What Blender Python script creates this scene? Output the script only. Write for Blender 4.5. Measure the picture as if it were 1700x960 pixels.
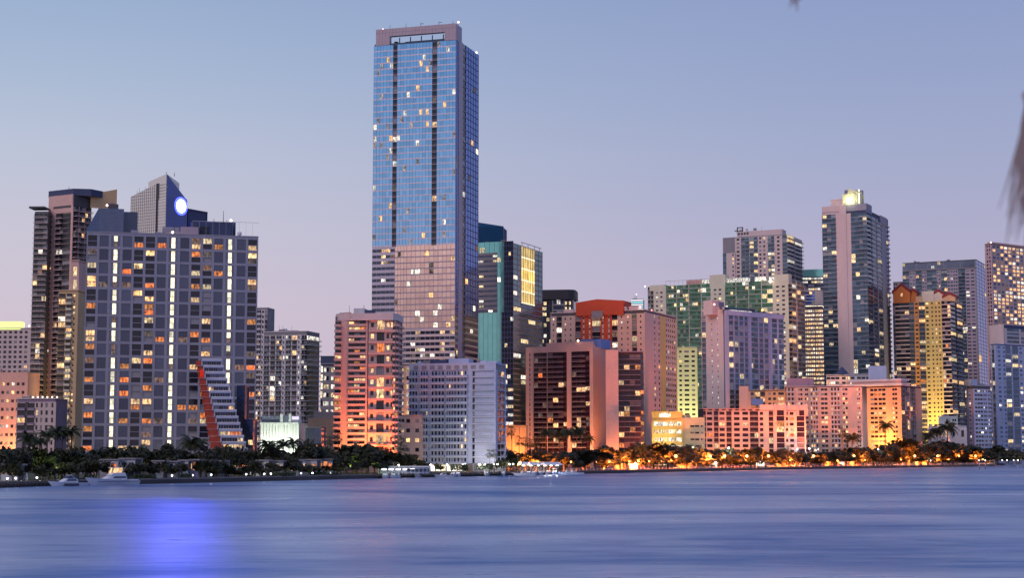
import bpy, math, random
from mathutils import Vector, Matrix
R = math.radians
sc = bpy.context.scene
for o in list(bpy.data.objects): bpy.data.objects.remove(o)
C = sc.collection

# ------------------------------------------------------------------ camera
F = 2700.0                     # focal length in photo pixels (1700 wide)
CAMH = 10.0
TILT = math.atan(277.0 / F)
cd = bpy.data.cameras.new('camera'); cam = bpy.data.objects.new('camera', cd); C.objects.link(cam)
cam.location = (0, 0, CAMH); cam.rotation_euler = (R(90) + TILT, 0, 0)
cd.sensor_width = 36.0; cd.lens = F / 1700 * 36; cd.clip_start = 0.3; cd.clip_end = 30000
cd.dof.use_dof = True; cd.dof.focus_distance = 1000; cd.dof.aperture_fstop = 3.2
sc.camera = cam
sc.render.resolution_x = 1024; sc.render.resolution_y = 579
sc.view_settings.view_transform = 'Standard'; sc.view_settings.look = 'None'
sc.view_settings.exposure = 0.0; sc.view_settings.gamma = 1.0

# ------------------------------------------------------------------ dusk sky
def lin(r, g, b):
    f = lambda v: (v / 255 / 12.92) if v / 255 <= 0.04045 else ((v / 255 + 0.055) / 1.055) ** 2.4
    return (f(r), f(g), f(b), 1)
w = bpy.data.worlds.new('World'); sc.world = w; w.use_nodes = True
nt = w.node_tree; nt.nodes.clear(); N = nt.nodes.new; L = nt.links.new
out = N('ShaderNodeOutputWorld'); bg = N('ShaderNodeBackground'); L(bg.outputs[0], out.inputs[0])
tc = N('ShaderNodeTexCoord'); sx = N('ShaderNodeSeparateXYZ'); L(tc.outputs['Generated'], sx.inputs[0])
def ramp(stops):
    r = N('ShaderNodeValToRGB'); e = r.color_ramp.elements
    while len(e) > 1: e.remove(e[-1])
    e[0].position = stops[0][0]; e[0].color = stops[0][1]
    for p, c in stops[1:]:
        q = e.new(p); q.color = c
    return r
left = ramp([(0.0, lin(214, 186, 200)), (0.087, lin(208, 194, 210)), (0.131, lin(200, 196, 214)), (0.183, lin(184, 193, 216)), (0.229, lin(163, 183, 213)), (0.275, lin(146, 171, 208)),
             (0.5, lin(110, 142, 198)), (1.0, lin(84, 114, 176))])
right = ramp([(0.0, lin(200, 178, 200)), (0.087, lin(184, 173, 202)), (0.131, lin(172, 170, 203)), (0.183, lin(156, 166, 203)), (0.229, lin(144, 159, 202)), (0.275, lin(134, 152, 199)),
              (0.5, lin(108, 136, 192)), (1.0, lin(84, 114, 176))])
L(sx.outputs['Z'], left.inputs[0]); L(sx.outputs['Z'], right.inputs[0])
mr = N('ShaderNodeMapRange'); mr.inputs['From Min'].default_value = -0.35; mr.inputs['From Max'].default_value = 0.30
mr.interpolation_type = 'SMOOTHSTEP'
L(sx.outputs['X'], mr.inputs['Value'])
mx = N('ShaderNodeMix'); mx.data_type = 'RGBA'
L(mr.outputs[0], mx.inputs[0]); L(left.outputs[0], mx.inputs[6]); L(right.outputs[0], mx.inputs[7])
hs = N('ShaderNodeHueSaturation'); hs.inputs['Saturation'].default_value = .90; hs.inputs['Value'].default_value = 1.0; L(mx.outputs[2], hs.inputs['Color']); L(hs.outputs[0], bg.inputs[0]); bg.inputs[1].default_value = 1.0

# the last soft light of the sun that has just gone, from behind and left of the camera
sd = bpy.data.lights.new('afterglow_sun', 'SUN'); so = bpy.data.objects.new('afterglow_sun', sd); C.objects.link(so)
sd.energy = 1.3; sd.angle = R(30); sd.color = (1.0, 0.72, 0.66)
so.rotation_euler = Vector((0.60, 0.62, -0.62)).to_track_quat('-Z', 'Y').to_euler()

# ------------------------------------------------------------------ pixel <-> place
ct, st_ = math.cos(TILT), math.sin(TILT)
def ray(px, py):
    a, b = (px - 850) / F, (480 - py) / F
    return Vector((a, ct - b * st_, st_ + b * ct))
def ratio(px, py=640):
    r = ray(px, py); return r.x / r.y
def hz(px, py, D):             # height seen at pixel py for something D metres away
    r = ray(px, py); return CAMH + r.z / r.y * D
def onwater(px, py):
    r = ray(px, py); t = -CAMH / r.z; return Vector((r.x * t, r.y * t, 0))
def at(px, D, z=0.0, py=770):
    return Vector((ratio(px, py) * D, D, z))
GZ = 1.8                       # level of the land

# ------------------------------------------------------------------ materials
MATS = {}
def newmat(name):
    m = bpy.data.materials.new(name); m.use_nodes = True
    n = m.node_tree; n.nodes.clear(); o = n.nodes.new('ShaderNodeOutputMaterial'); return m, n, o
def paint(name, col, rough=0.75, var=0.18, scale=0.12, streak=0.35, metallic=0.0, bump=0.0):
    if name in MATS: return MATS[name]
    m, n, o = newmat(name); A = n.nodes.new; K = n.links.new
    p = A('ShaderNodeBsdfPrincipled'); K(p.outputs[0], o.inputs[0])
    t = A('ShaderNodeTexCoord')
    oi = A('ShaderNodeObjectInfo'); add = A('ShaderNodeVectorMath'); add.operation = 'ADD'
    K(t.outputs['Object'], add.inputs[0]); K(oi.outputs['Location'], add.inputs[1])
    mp = A('ShaderNodeMapping'); mp.inputs['Scale'].default_value = (1, 1, streak); K(add.outputs[0], mp.inputs[0])
    nz = A('ShaderNodeTexNoise'); nz.inputs['Scale'].default_value = scale; nz.inputs['Detail'].default_value = 6
    nz.inputs['Roughness'].default_value = 0.65; K(mp.outputs[0], nz.inputs['Vector'])
    nf = A('ShaderNodeTexNoise'); nf.inputs['Scale'].default_value = scale * 9; nf.inputs['Detail'].default_value = 3; K(add.outputs[0], nf.inputs['Vector'])
    av = A('ShaderNodeMath'); av.operation = 'ADD'; K(nz.outputs[0], av.inputs[0]); K(nf.outputs[0], av.inputs[1])
    r = A('ShaderNodeMapRange'); r.inputs['From Min'].default_value = 0.6; r.inputs['From Max'].default_value = 1.4
    r.inputs['To Min'].default_value = 1 - var; r.inputs['To Max'].default_value = 1 + var * 0.6
    K(av.outputs[0], r.inputs['Value'])
    s = A('ShaderNodeVectorMath'); s.operation = 'SCALE'; s.inputs[0].default_value = col[:3]; K(r.outputs[0], s.inputs['Scale'])
    K(s.outputs[0], p.inputs['Base Color'])
    p.inputs['Roughness'].default_value = rough; p.inputs['Metallic'].default_value = metallic
    MATS[name] = m; return m
def glass(name, col, rough=0.07, metallic=0.0, wob=0.02, wscale=0.25, spread=0.25, pale=None):
    """window glass: dark pane whose tint differs pane by pane, slightly wavy"""
    if name in MATS: return MATS[name]
    m, n, o = newmat(name); A = n.nodes.new; K = n.links.new
    p = A('ShaderNodeBsdfPrincipled'); K(p.outputs[0], o.inputs[0])
    g = A('ShaderNodeNewGeometry'); oi = A('ShaderNodeObjectInfo')
    ad = A('ShaderNodeMath'); ad.operation = 'ADD'; K(g.outputs['Random Per Island'], ad.inputs[0]); K(oi.outputs['Random'], ad.inputs[1])
    fr = A('ShaderNodeMath'); fr.operation = 'FRACT'; K(ad.outputs[0], fr.inputs[0])
    r = A('ShaderNodeMapRange'); r.inputs['To Min'].default_value = 1 - spread; r.inputs['To Max'].default_value = 1 + spread; K(fr.outputs[0], r.inputs['Value'])
    s = A('ShaderNodeVectorMath'); s.operation = 'SCALE'; s.inputs[0].default_value = col[:3]; K(r.outputs[0], s.inputs['Scale'])
    if pale:                   # drawn curtains behind some of the panes
        gt = A('ShaderNodeMath'); gt.operation = 'GREATER_THAN'; K(fr.outputs[0], gt.inputs[0]); gt.inputs[1].default_value = 1 - pale[0]
        mm = A('ShaderNodeMix'); mm.data_type = 'RGBA'; K(gt.outputs[0], mm.inputs[0]); K(s.outputs[0], mm.inputs[6]); mm.inputs[7].default_value = (*pale[1], 1)
        K(mm.outputs[2], p.inputs['Base Color'])
    else: K(s.outputs[0], p.inputs['Base Color'])
    p.inputs['Roughness'].default_value = rough; p.inputs['Metallic'].default_value = metallic
    t = A('ShaderNodeTexCoord'); nz = A('ShaderNodeTexNoise'); nz.inputs['Scale'].default_value = wscale
    K(t.outputs['Object'], nz.inputs['Vector']); b = A('ShaderNodeBump'); b.inputs['Strength'].default_value = 1; b.inputs['Distance'].default_value = wob
    K(nz.outputs[0], b.inputs['Height']); K(b.outputs[0], p.inputs['Normal'])
    MATS[name] = m; return m
def lit(name, c1, c2, strength, lo=0.12, nscale=1.1):
    """a lit room behind glass: furniture and curtains vary the light across the pane"""
    if name in MATS: return MATS[name]
    m, n, o = newmat(name); A = n.nodes.new; K = n.links.new
    e = A('ShaderNodeEmission')
    g = A('ShaderNodeNewGeometry'); oi = A('ShaderNodeObjectInfo')
    ad = A('ShaderNodeMath'); ad.operation = 'ADD'; K(g.outputs['Random Per Island'], ad.inputs[0]); K(oi.outputs['Random'], ad.inputs[1])
    fr = A('ShaderNodeMath'); fr.operation = 'FRACT'; K(ad.outputs[0], fr.inputs[0])
    mm = A('ShaderNodeMix'); mm.data_type = 'RGBA'; K(fr.outputs[0], mm.inputs[0]); mm.inputs[6].default_value = (*c1, 1); mm.inputs[7].default_value = (*c2, 1)
    K(mm.outputs[2], e.inputs[0])
    t = A('ShaderNodeTexCoord'); sc_ = A('ShaderNodeMath'); sc_.operation = 'MULTIPLY'; sc_.inputs[1].default_value = 57; K(oi.outputs['Random'], sc_.inputs[0])
    av = A('ShaderNodeVectorMath'); av.operation = 'ADD'; K(t.outputs['Object'], av.inputs[0]); K(sc_.outputs[0], av.inputs[1])
    mp = A('ShaderNodeMapping'); mp.inputs['Scale'].default_value = (1, 1, 0.45); K(av.outputs[0], mp.inputs[0])
    nz = A('ShaderNodeTexNoise'); nz.inputs['Scale'].default_value = nscale; nz.inputs['Detail'].default_value = 3; K(mp.outputs[0], nz.inputs['Vector'])
    r = A('ShaderNodeMapRange'); r.inputs['From Min'].default_value = 0.33; r.inputs['From Max'].default_value = 0.67
    r.inputs['To Min'].default_value = lo; r.inputs['To Max'].default_value = 1.5; K(nz.outputs[0], r.inputs['Value'])
    r2 = A('ShaderNodeMath'); r2.operation = 'MULTIPLY_ADD'; K(fr.outputs[0], r2.inputs[0]); r2.inputs[1].default_value = -0.9; r2.inputs[2].default_value = 1.45
    mu = A('ShaderNodeMath'); mu.operation = 'MULTIPLY'; K(r.outputs[0], mu.inputs[0]); K(r2.outputs[0], mu.inputs[1])
    m2 = A('ShaderNodeMath'); m2.operation = 'MULTIPLY'; K(mu.outputs[0], m2.inputs[0]); m2.inputs[1].default_value = strength; K(m2.outputs[0], e.inputs[1])
    gl = A('ShaderNodeBsdfGlossy'); gl.inputs['Roughness'].default_value = 0.08; ms = A('ShaderNodeMixShader'); ms.inputs[0].default_value = 0.05
    K(e.outputs[0], ms.inputs[1]); K(gl.outputs[0], ms.inputs[2]); K(ms.outputs[0], o.inputs[0])
    MATS[name] = m; return m
def glow(name, col, strength):
    if name in MATS: return MATS[name]
    m, n, o = newmat(name); e = n.nodes.new('ShaderNodeEmission'); e.inputs[0].default_value = (*col, 1); e.inputs[1].default_value = strength
    n.links.new(e.outputs[0], o.inputs[0]); MATS[name] = m; return m

WARM = lit('lit_room_warm', (1.0, 0.50, 0.20), (1.0, 0.66, 0.36), 1.35)
ORANGE = lit('lit_room_orange', (1.0, 0.20, 0.05), (1.0, 0.40, 0.12), 1.0)
WHITE = lit('lit_room_white', (1.0, 0.86, 0.66), (0.95, 0.92, 0.85), 1.35)
YELLOW = lit('lit_room_yellow', (1.0, 0.66, 0.30), (1.0, 0.80, 0.50), 1.15)
BLUEROOM = lit('lit_room_blue', (0.1, 0.1, 1.0), (0.3, 0.2, 1.0), 1.2)
DIM = lit('dim_room', (0.62, 0.30, 0.20), (0.6, 0.5, 0.45), 0.30)
RES = glass('dark_residential_glass', (0.022, 0.022, 0.034), pale=(0.16, (0.26, 0.25, 0.28)))
LITMIX = [(WARM, 5), (YELLOW, 2), (WHITE, 3), (DIM, 3)]
def pick(rng, mix):
    t = rng.random() * sum(w_ for _, w_ in mix)
    for m, w_ in mix:
        t -= w_
        if t <= 0: return m
    return mix[-1][0]

# ------------------------------------------------------------------ mesh helpers
class MB:
    def __init__(s): s.v = []; s.f = []; s.m = []; s.mats = []
    def mi(s, m):
        if m not in s.mats: s.mats.append(m)
        return s.mats.index(m)
    def hexa(s, p, m, T=None):      # p: 4 bottom (ccw from above) + 4 top
        b = len(s.v); s.v += [tuple(T @ Vector(q)) if T else tuple(q) for q in p]; i = s.mi(m)
        for q in ((3, 2, 1, 0), (4, 5, 6, 7), (0, 1, 5, 4), (1, 2, 6, 5), (2, 3, 7, 6), (3, 0, 4, 7)):
            s.f.append(tuple(b + k for k in q)); s.m.append(i)
    def box(s, x0, x1, y0, y1, z0, z1, m, T=None):
        s.hexa([(x0, y0, z0), (x1, y0, z0), (x1, y1, z0), (x0, y1, z0), (x0, y0, z1), (x1, y0, z1), (x1, y1, z1), (x0, y1, z1)], m, T)
    def poly(s, pts, m):
        b = len(s.v); s.v += [tuple(p) for p in pts]; s.f.append(tuple(range(b, b + len(pts)))); s.m.append(s.mi(m))
    def prism(s, pts, z0, z1, m):   # pts ccw plan polygon
        n_ = len(pts); b = len(s.v); i = s.mi(m)
        zt = z1 if callable(z1) else (lambda x, y: z1)
        s.v += [(x, y, z0) for x, y in pts] + [(x, y, zt(x, y)) for x, y in pts]
        s.f.append(tuple(b + n_ + k for k in range(n_))); s.m.append(i)
        s.f.append(tuple(b + k for k in reversed(range(n_)))); s.m.append(i)
        for k in range(n_):
            j = (k + 1) % n_; s.f.append((b + k, b + j, b + n_ + j, b + n_ + k)); s.m.append(i)
    def tube(s, pts, rads, m, k=6, cap=True):
        i = s.mi(m); b = len(s.v); P = [Vector(p) for p in pts]
        for a, p in enumerate(P):
            d = (P[min(a + 1, len(P) - 1)] - P[max(a - 1, 0)]).normalized()
            u = d.orthogonal().normalized() if abs(d.z) < 0.99 else Vector((1, 0, 0)); v_ = d.cross(u)
            for q in range(k):
                an = 2 * math.pi * q / k; s.v.append(tuple(p + (u * math.cos(an) + v_ * math.sin(an)) * rads[a]))
        for a in range(len(P) - 1):
            for q in range(k):
                r_ = (q + 1) % k; s.f.append((b + a * k + q, b + a * k + r_, b + (a + 1) * k + r_, b + (a + 1) * k + q)); s.m.append(i)
        if cap:
            s.f.append(tuple(b + q for q in reversed(range(k)))); s.m.append(i)
            s.f.append(tuple(b + (len(P) - 1) * k + q for q in range(k))); s.m.append(i)
    def ball(s, c, r, m, seg=8, rings=5, sz=1.0):
        i = s.mi(m); b = len(s.v); c = Vector(c)
        for a in range(rings + 1):
            th = math.pi * a / rings
            for q in range(seg):
                ph = 2 * math.pi * q / seg; s.v.append((c.x + r * math.sin(th) * math.cos(ph), c.y + r * math.sin(th) * math.sin(ph), c.z + r * sz * math.cos(th)))
        for a in range(rings):
            for q in range(seg):
                e_ = (q + 1) % seg; s.f.append((b + a * seg + q, b + (a + 1) * seg + q, b + (a + 1) * seg + e_, b + a * seg + e_)); s.m.append(i)
    def mesh(s, name):
        me = bpy.data.meshes.new(name); me.from_pydata(s.v, [], s.f)
        for m in s.mats: me.materials.append(m)
        me.polygons.foreach_set('material_index', s.m); me.update(); return me
    def build(s, name, parent=None, basis=None, smooth=False):
        if not s.f: return None
        me = s.mesh(name)
        if smooth: me.polygons.foreach_set('use_smooth', [True] * len(me.polygons))
        return link(name, me, parent, basis)
def link(name, me, parent=None, basis=None):
    o = bpy.data.objects.new(name, me); C.objects.link(o)
    if parent: o.parent = parent
    if basis is not None: o.matrix_basis = basis
    return o
def tag(o, label, cat, group=None, kind=None):
    if label: o['label'] = label
    if cat: o['category'] = cat
    if group: o['group'] = group
    if kind: o['kind'] = kind
    return o
def thing(name, label, cat, loc=(0, 0, 0), rz=0, group=None):
    o = bpy.data.objects.new(name, None); C.objects.link(o); o.location = loc; o.rotation_euler = (0, 0, rz)
    o.empty_display_size = 0.5
    return tag(o, label, cat, group)
def copytree(o, parent=None):
    c = o.copy(); C.objects.link(c)
    if parent: c.parent = parent
    for ch in o.children: copytree(ch, c)
    return c

# ------------------------------------------------------------------ building kit
WCACHE = {}
def window_mesh(w_, h, m, frame, nm):
    k = (round(w_, 2), round(h, 2), m.name, frame.name if frame else '', nm)
    if k in WCACHE: return WCACHE[k]
    b = MB()
    if frame:
        t = min(0.09, w_ * 0.06)
        b.box(t, w_ - t, 0.03, 0.09, t, h - t, m)
        b.box(0, t, 0, 0.1, 0, h, frame); b.box(w_ - t, w_, 0, 0.1, 0, h, frame)
        b.box(t, w_ - t, 0, 0.1, 0, t, frame); b.box(t, w_ - t, 0, 0.1, h - t, h, frame)
        for i in range(1, nm + 1): b.box(w_ * i / (nm + 1) - t / 2, w_ * i / (nm + 1) + t / 2, 0.005, 0.095, t, h - t, frame)
    else: b.box(0, w_, 0, 0.09, 0, h, m)
    WCACHE[k] = b.mesh('window'); return WCACHE[k]
def balcony_mesh(w_, proj, rail, railh, slab, railm, th):
    k = ('b', round(w_, 2), proj, rail, railh, slab.name, railm.name, th)
    if k in WCACHE: return WCACHE[k]
    b = MB(); b.box(0, w_, -proj, 0.0, -th, 0, slab)
    if rail == 'solid':
        b.box(0, w_, -proj - 0.002, -proj + 0.14, 0.002, railh, railm)
        b.box(0, 0.14, -proj + 0.14, 0, 0.002, railh, railm); b.box(w_ - 0.14, w_, -proj + 0.14, 0, 0.002, railh, railm)
    elif rail == 'glass':
        b.box(0.02, w_ - 0.02, -proj + 0.02, -proj + 0.07, 0.05, railh, railm); b.box(0, w_, -proj, -proj + 0.09, railh, railh + 0.08, slab)
    elif rail == 'bars':
        b.box(0, w_, -proj, -proj + 0.08, railh - 0.08, railh, railm); b.box(0, w_, -proj + 0.01, -proj + 0.07, 0.12, 0.2, railm)
        n_ = max(2, int(w_ / 0.8))
        for i in range(n_ + 1): b.box(i * (w_ - .08) / n_, i * (w_ - .08) / n_ + 0.08, -proj + 0.01, -proj + 0.07, 0.2, railh - 0.08, railm)
    WCACHE[k] = b.mesh('balcony'); return WCACHE[k]

BLD = []
class Bld:
    """a block seen at pixels xl..xm..xr; psi<0 shows its right side, psi>0 its left side"""
    def __init__(s, name, label, cat, xl, xm, xr, D, psi, ytop, yref=640, dp=None, parent=None, wall=None, core=None, lit_=0.1, mix=None, gz=GZ, group=None):
        s.rng = random.Random(name + str(xl)); s.D = D; s.psi = R(psi); s.wall = wall; s.core = core or wall
        s.px = F / D; s.lit = lit_ * 1.25; s.mix = mix or LITMIX; s.yref = yref; s.gz = gz
        d = Vector((math.cos(s.psi), math.sin(s.psi))); q = Vector((-math.sin(s.psi), math.cos(s.psi)))
        r = ratio(xm, yref); near = Vector((r * D, D))
        def hit(p, dr, px):     # distance along dr from p to the sight line through px
            k = ratio(px, yref); den = dr.x - k * dr.y
            return (k * p.y - p.x) / den if abs(den) > 1e-9 else 0
        s.right = psi < 0
        if s.right:
            s.W = -hit(near, d, xl); s.org = near - d * s.W
            t = hit(near, q, xr) if xr > xm else 0
        else:
            s.W = hit(near, d, xr); s.org = near
            t = hit(near, q, xl) if xl < xm else 0
        if t <= 0 or t > 120:
            if (xr > xm if s.right else xl < xm): print('WARN depth', name, xl, round(t))
            t = 25 if t <= 0 else 60
        s.Dp = dp or t; s.near = near; s.ym = xm
        s.H = hz(xm, ytop, D) - gz
        s.world = Matrix.Translation((s.org.x, s.org.y, gz)) @ Matrix.Rotation(s.psi, 4, 'Z')
        if parent: s.root = parent.root; s.rel = parent.rootM.inverted() @ s.world; s.top = parent.top
        else:
            s.root = thing(name, label, cat, (s.org.x, s.org.y, gz), s.psi, group); s.rel = Matrix.Identity(4); s.rootM = s.world.copy(); s.top = s
            s.all = []; BLD.append(s)
            print(name, 'W %.0f D %.0f H %.0f' % (s.W, s.Dp, s.H))
        s.rootM = s.top.rootM
        s.parts = {}; s.wins = []; s.bal = []; s.top.all.append(s)
        s.c = MB(); s.parts['wall'] = s.c
    def part(s, k):
        if k not in s.parts: s.parts[k] = MB()
        return s.parts[k]
    def z(s, y): return hz(s.ym, y, s.D) - s.gz
    def u(s, face, px, y=None):
        k = ratio(px, y or s.yref)
        d = Vector((math.cos(s.psi), math.sin(s.psi))); q = Vector((-math.sin(s.psi), math.cos(s.psi)))
        if face == 'f': p, dr = s.org, d
        elif face == 'r': p, dr = s.org + d * s.W, q
        else: p, dr = s.org + q * s.Dp, -q
        return (k * p.y - p.x) / (dr.x - k * dr.y)
    def T(s, face):             # canonical (u, -n, z) -> local
        if face == 'f': return Matrix.Identity(4)
        if face == 'r': return Matrix.Translation((s.W, 0, 0)) @ Matrix.Rotation(R(90), 4, 'Z')
        if face == 'l': return Matrix.Translation((0, s.Dp, 0)) @ Matrix.Rotation(R(-90), 4, 'Z')
    def fb(s, face, u0, u1, n0, n1, z0, z1, m, key='wall'):
        s.part(key).box(u0, u1, -n1, -n0, z0, z1, m, s.T(face))
    def body(s, z0=0, z1=None, inset=0.45, m=None, roof=None):
        z1 = s.H if z1 is None else z1
        s.c.box(inset, s.W - inset, inset, s.Dp - inset, z0, z1 - 0.35, m or s.core)
        if roof: s.part('roof').box(-0.06, s.W + 0.06, -0.06, s.Dp + 0.06, z1 - 0.35, z1 + 0.25, roof)
        # plain far walls, never seen from the bay
        s.c.box(0, s.W, s.Dp - 0.45, s.Dp, z0, z1 - 0.36, s.wall)
        if s.right: s.c.box(0, 0.45, 0.45, s.Dp - 0.45, z0, z1 - 0.36, s.wall)
        else: s.c.box(s.W - 0.45, s.W, 0.45, s.Dp - 0.45, z0, z1 - 0.36, s.wall)
    def win(s, face, u0, u1, z0, z1, n=-0.3, m=None, frame=None, nm=0, name='window', lp=None, dark=None, mix=None):
        if m is None:
            m = pick(s.rng, mix or s.mix) if s.rng.random() < (s.lit if lp is None else lp) else (dark or RES)
        s.wins.append((face, u0, u1, z0, z1, n, m, frame, nm, name))
    def strips(s, face, ytop, fs, spec, ybot=None, st={}, x0=None, x1=None, yx=None, base=None):
        """fs: floor height in pixels. spec: 'W4 w10 b22' = strips with their pixel widths"""
        L0, L1 = (0, s.W) if face == 'f' else ((0.45, s.Dp - .45) if face == 'r' else (0.45, s.Dp - 0.45))
        if x0 is not None: L0 = s.u(face, x0, yx)
        if x1 is not None: L1 = s.u(face, x1, yx)
        z1 = s.z(ytop); zb = s.z(ybot) if ybot else 0; fh = s.z(ytop) - s.z(ytop + fs)
        nf = max(1, int((z1 - zb) / fh + (0.5 if ybot else 0)))
        if ybot: fh = (z1 - zb) / nf
        z0 = z1 - nf * fh
        if z0 > zb + 0.1: s.fb(face, L0, L1, -0.45, -0.01, zb, z0, base or s.wall)
        toks = [(t[0], float(t[1:])) for t in spec.split()]; tot = sum(t[1] for t in toks); u = L0
        for k, wd in toks:
            u2 = u + (L1 - L0) * wd / tot
            o = dict(DEF[k]); o.update(st.get(k, {})); t = o['t']; wm = o.get('wall') or s.wall
            if t == 'wall': s.fb(face, u, u2, -0.45, o.get('n', 0), z0, z1, wm)
            elif t == 'void': pass
            else:
                for f in range(nf):
                    a = z0 + f * fh; b = a + fh
                    if t == 'win':
                        h0 = a + fh * o['sill']; h1 = h0 + fh * o['h']; ins = o['inset']
                        s.fb(face, u, u2, -0.45, -0.03, a, h0, o.get('sp') or wm)
                        if b - h1 > .01: s.fb(face, u, u2, -0.45, -0.032, h1, b, o.get('sp') or wm)
                        n_ = o['n']; g = o['gap']; ww = (u2 - u) / n_
                        if g > 0:
                            for i in range(n_ + 1):
                                c0 = max(u, u + i * ww - ww * g / 2); c1 = min(u2, u + i * ww + ww * g / 2)
                                s.fb(face, c0, c1, -0.45, -0.04, h0, h1, o.get('mul') or wm)
                        for i in range(n_): s.win(face, u + i * ww + ww * g / 2, u + (i + 1) * ww - ww * g / 2, h0, h1, -ins, frame=o.get('frame'), nm=o['nm'], lp=o.get('lp'), dark=o.get('dark'), mix=o.get('mix'))
                    elif t == 'balc':
                        th = o['th']; n_ = o['n']; ww = (u2 - u) / n_
                        s.fb(face, u, u2, -0.45, -0.25, b - th - .25, b - th, wm)
                        for i in range(n_):
                            l_ = o.get('lp')
                            wf = o.get('wf', 1)
                            if wf < 1: s.fb(face, u + (i + wf) * ww - .12, u + (i + 1) * ww, -0.45, -0.2, a, b - th - .25, wm)
                            s.win(face, u + i * ww + .12, u + (i + wf) * ww - 0.12, a, b - th - .25, -0.35, lp=l_, dark=o.get('dark'), mix=o.get('mix'), frame=o.get('frame'), nm=o['nm'])
                            if n_ > 1: s.fb(face, u + i * ww - .1, u + i * ww + .1, -0.45, -0.05, a, b - th - .25, wm)
                        s.bal.append((face, u + o['mg'], u2 - o['mg'], a, o['proj'], o['rail'], o['rh'], o.get('slab') or wm, o.get('railm') or wm, th))
                    elif t == 'glass':
                        n_ = o['n']; ww = (u2 - u) / n_; sp = fh * o['sp_h']
                        if sp > 0: s.fb(face, u, u2, -0.45, -0.06, a, a + sp, o.get('sp') or wm)
                        for i in range(n_):
                            s.win(face, u + i * ww + .04, u + (i + 1) * ww - .04, a + sp, b, -0.14, lp=o.get('lp'), dark=o.get('dark'), mix=o.get('mix'))
                if t == 'glass' and o.get('mul'):
                    for i in range(o['n'] + 1):
                        uu = min(max(u + i * (u2 - u) / o['n'], u + .04), u2 - .04); s.fb(face, uu - .045, uu + .045, -0.3, 0.02, z0, z1, o['mul'], key='mullions')
            u = u2
    def finish(s):
        if s.H > 30 and s.W > 14:
            for i in range(s.rng.randint(3, 6)):       # air handlers and masts
                w_ = s.rng.uniform(1.5, 4); u = s.rng.uniform(1, s.W - 6); v_ = s.rng.uniform(2, min(8, s.Dp * .5)); h = s.rng.uniform(.9, 2.4)
                s.part('roof_plant#%d' % i).box(u, u + w_, v_, v_ + 2.5, s.H, s.H + h, MATS['mid_grey_concrete'] if s.rng.random() < .6 else s.wall)
                if s.rng.random() < .5: s.part('antenna#%d' % i).tube([(u, v_, s.H), (u, v_, s.H + s.rng.uniform(3, 6))], [.12, .07], MATS['near_black_metal'], 4)
        for v in s.all:
            for k, mb in v.parts.items():
                o = mb.build(k.split('#')[0], s.root, v.rel)
        W = [(v,) + x for v in s.all for x in v.wins]; B = [(v,) + x for v in s.all for x in v.bal]
        darkset = {RES.name}
        big = [x for x in W if (x[3] - x[2]) * (x[5] - x[4]) * s.px ** 2 >= 26]
        big.sort(key=lambda x: (-(x[3] - x[2]) * (x[5] - x[4]) * (3 if x[7].name.startswith('lit') else 1)))
        ind = set(id(x) for x in big[:300]); rest = {}
        for x in W:
            v, face, u0, u1, z0, z1, n, m, frame, nm, name = x
            if id(x) in ind:
                o = link(name, window_mesh(u1 - u0, z1 - z0, m, frame, nm), s.root, v.rel @ v.T(face) @ Matrix.Translation((u0, -n, z0)))
            else: rest.setdefault(name, MB()).box(u0, u1, -n, -n + 0.09, z0, z1, m, v.rel @ v.T(face))
        for k, mb in rest.items():
            o = mb.build(k, s.root); o['kind'] = 'stuff'
        big = [x for x in B if (x[3] - x[2]) * s.px >= 7][:300]; ind = set(id(x) for x in big); mb = MB()
        for x in B:
            v, face, u0, u1, z, proj, rail, rh, slab, railm, th = x
            M_ = v.rel @ v.T(face) @ Matrix.Translation((u0, 0.0, z)); me = balcony_mesh(u1 - u0, proj, rail, rh, slab, railm, th)
            if id(x) in ind: link('balcony', me, s.root, M_)
            else:
                b0 = len(mb.v); mb.v += [tuple(M_ @ q.co) for q in me.vertices]
                for p in me.polygons: mb.f.append(tuple(b0 + q for q in p.vertices)); mb.m.append(mb.mi(me.materials[p.material_index]))
        o = mb.build('balcony', s.root)
        if o: o['kind'] = 'stuff'
DEF = {'W': dict(t='wall'), 'X': dict(t='wall'), '_': dict(t='void'),
       'w': dict(t='win', sill=.28, h=.52, inset=.3, n=1, gap=.2, nm=0), 'v': dict(t='win', sill=.3, h=.45, inset=.3, n=1, gap=.4, nm=0),
       'd': dict(t='win', sill=.05, h=.8, inset=.3, n=1, gap=.1, nm=1),
       'b': dict(t='balc', th=.22, n=1, nm=1, proj=1.4, rail='solid', rh=1.0, mg=0.0), 'c': dict(t='balc', th=.22, n=2, nm=1, proj=1.4, rail='glass', rh=1.0, mg=0.0),
       'g': dict(t='glass', n=2, sp_h=.25), 'h': dict(t='glass', n=3, sp_h=.1)}
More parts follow.
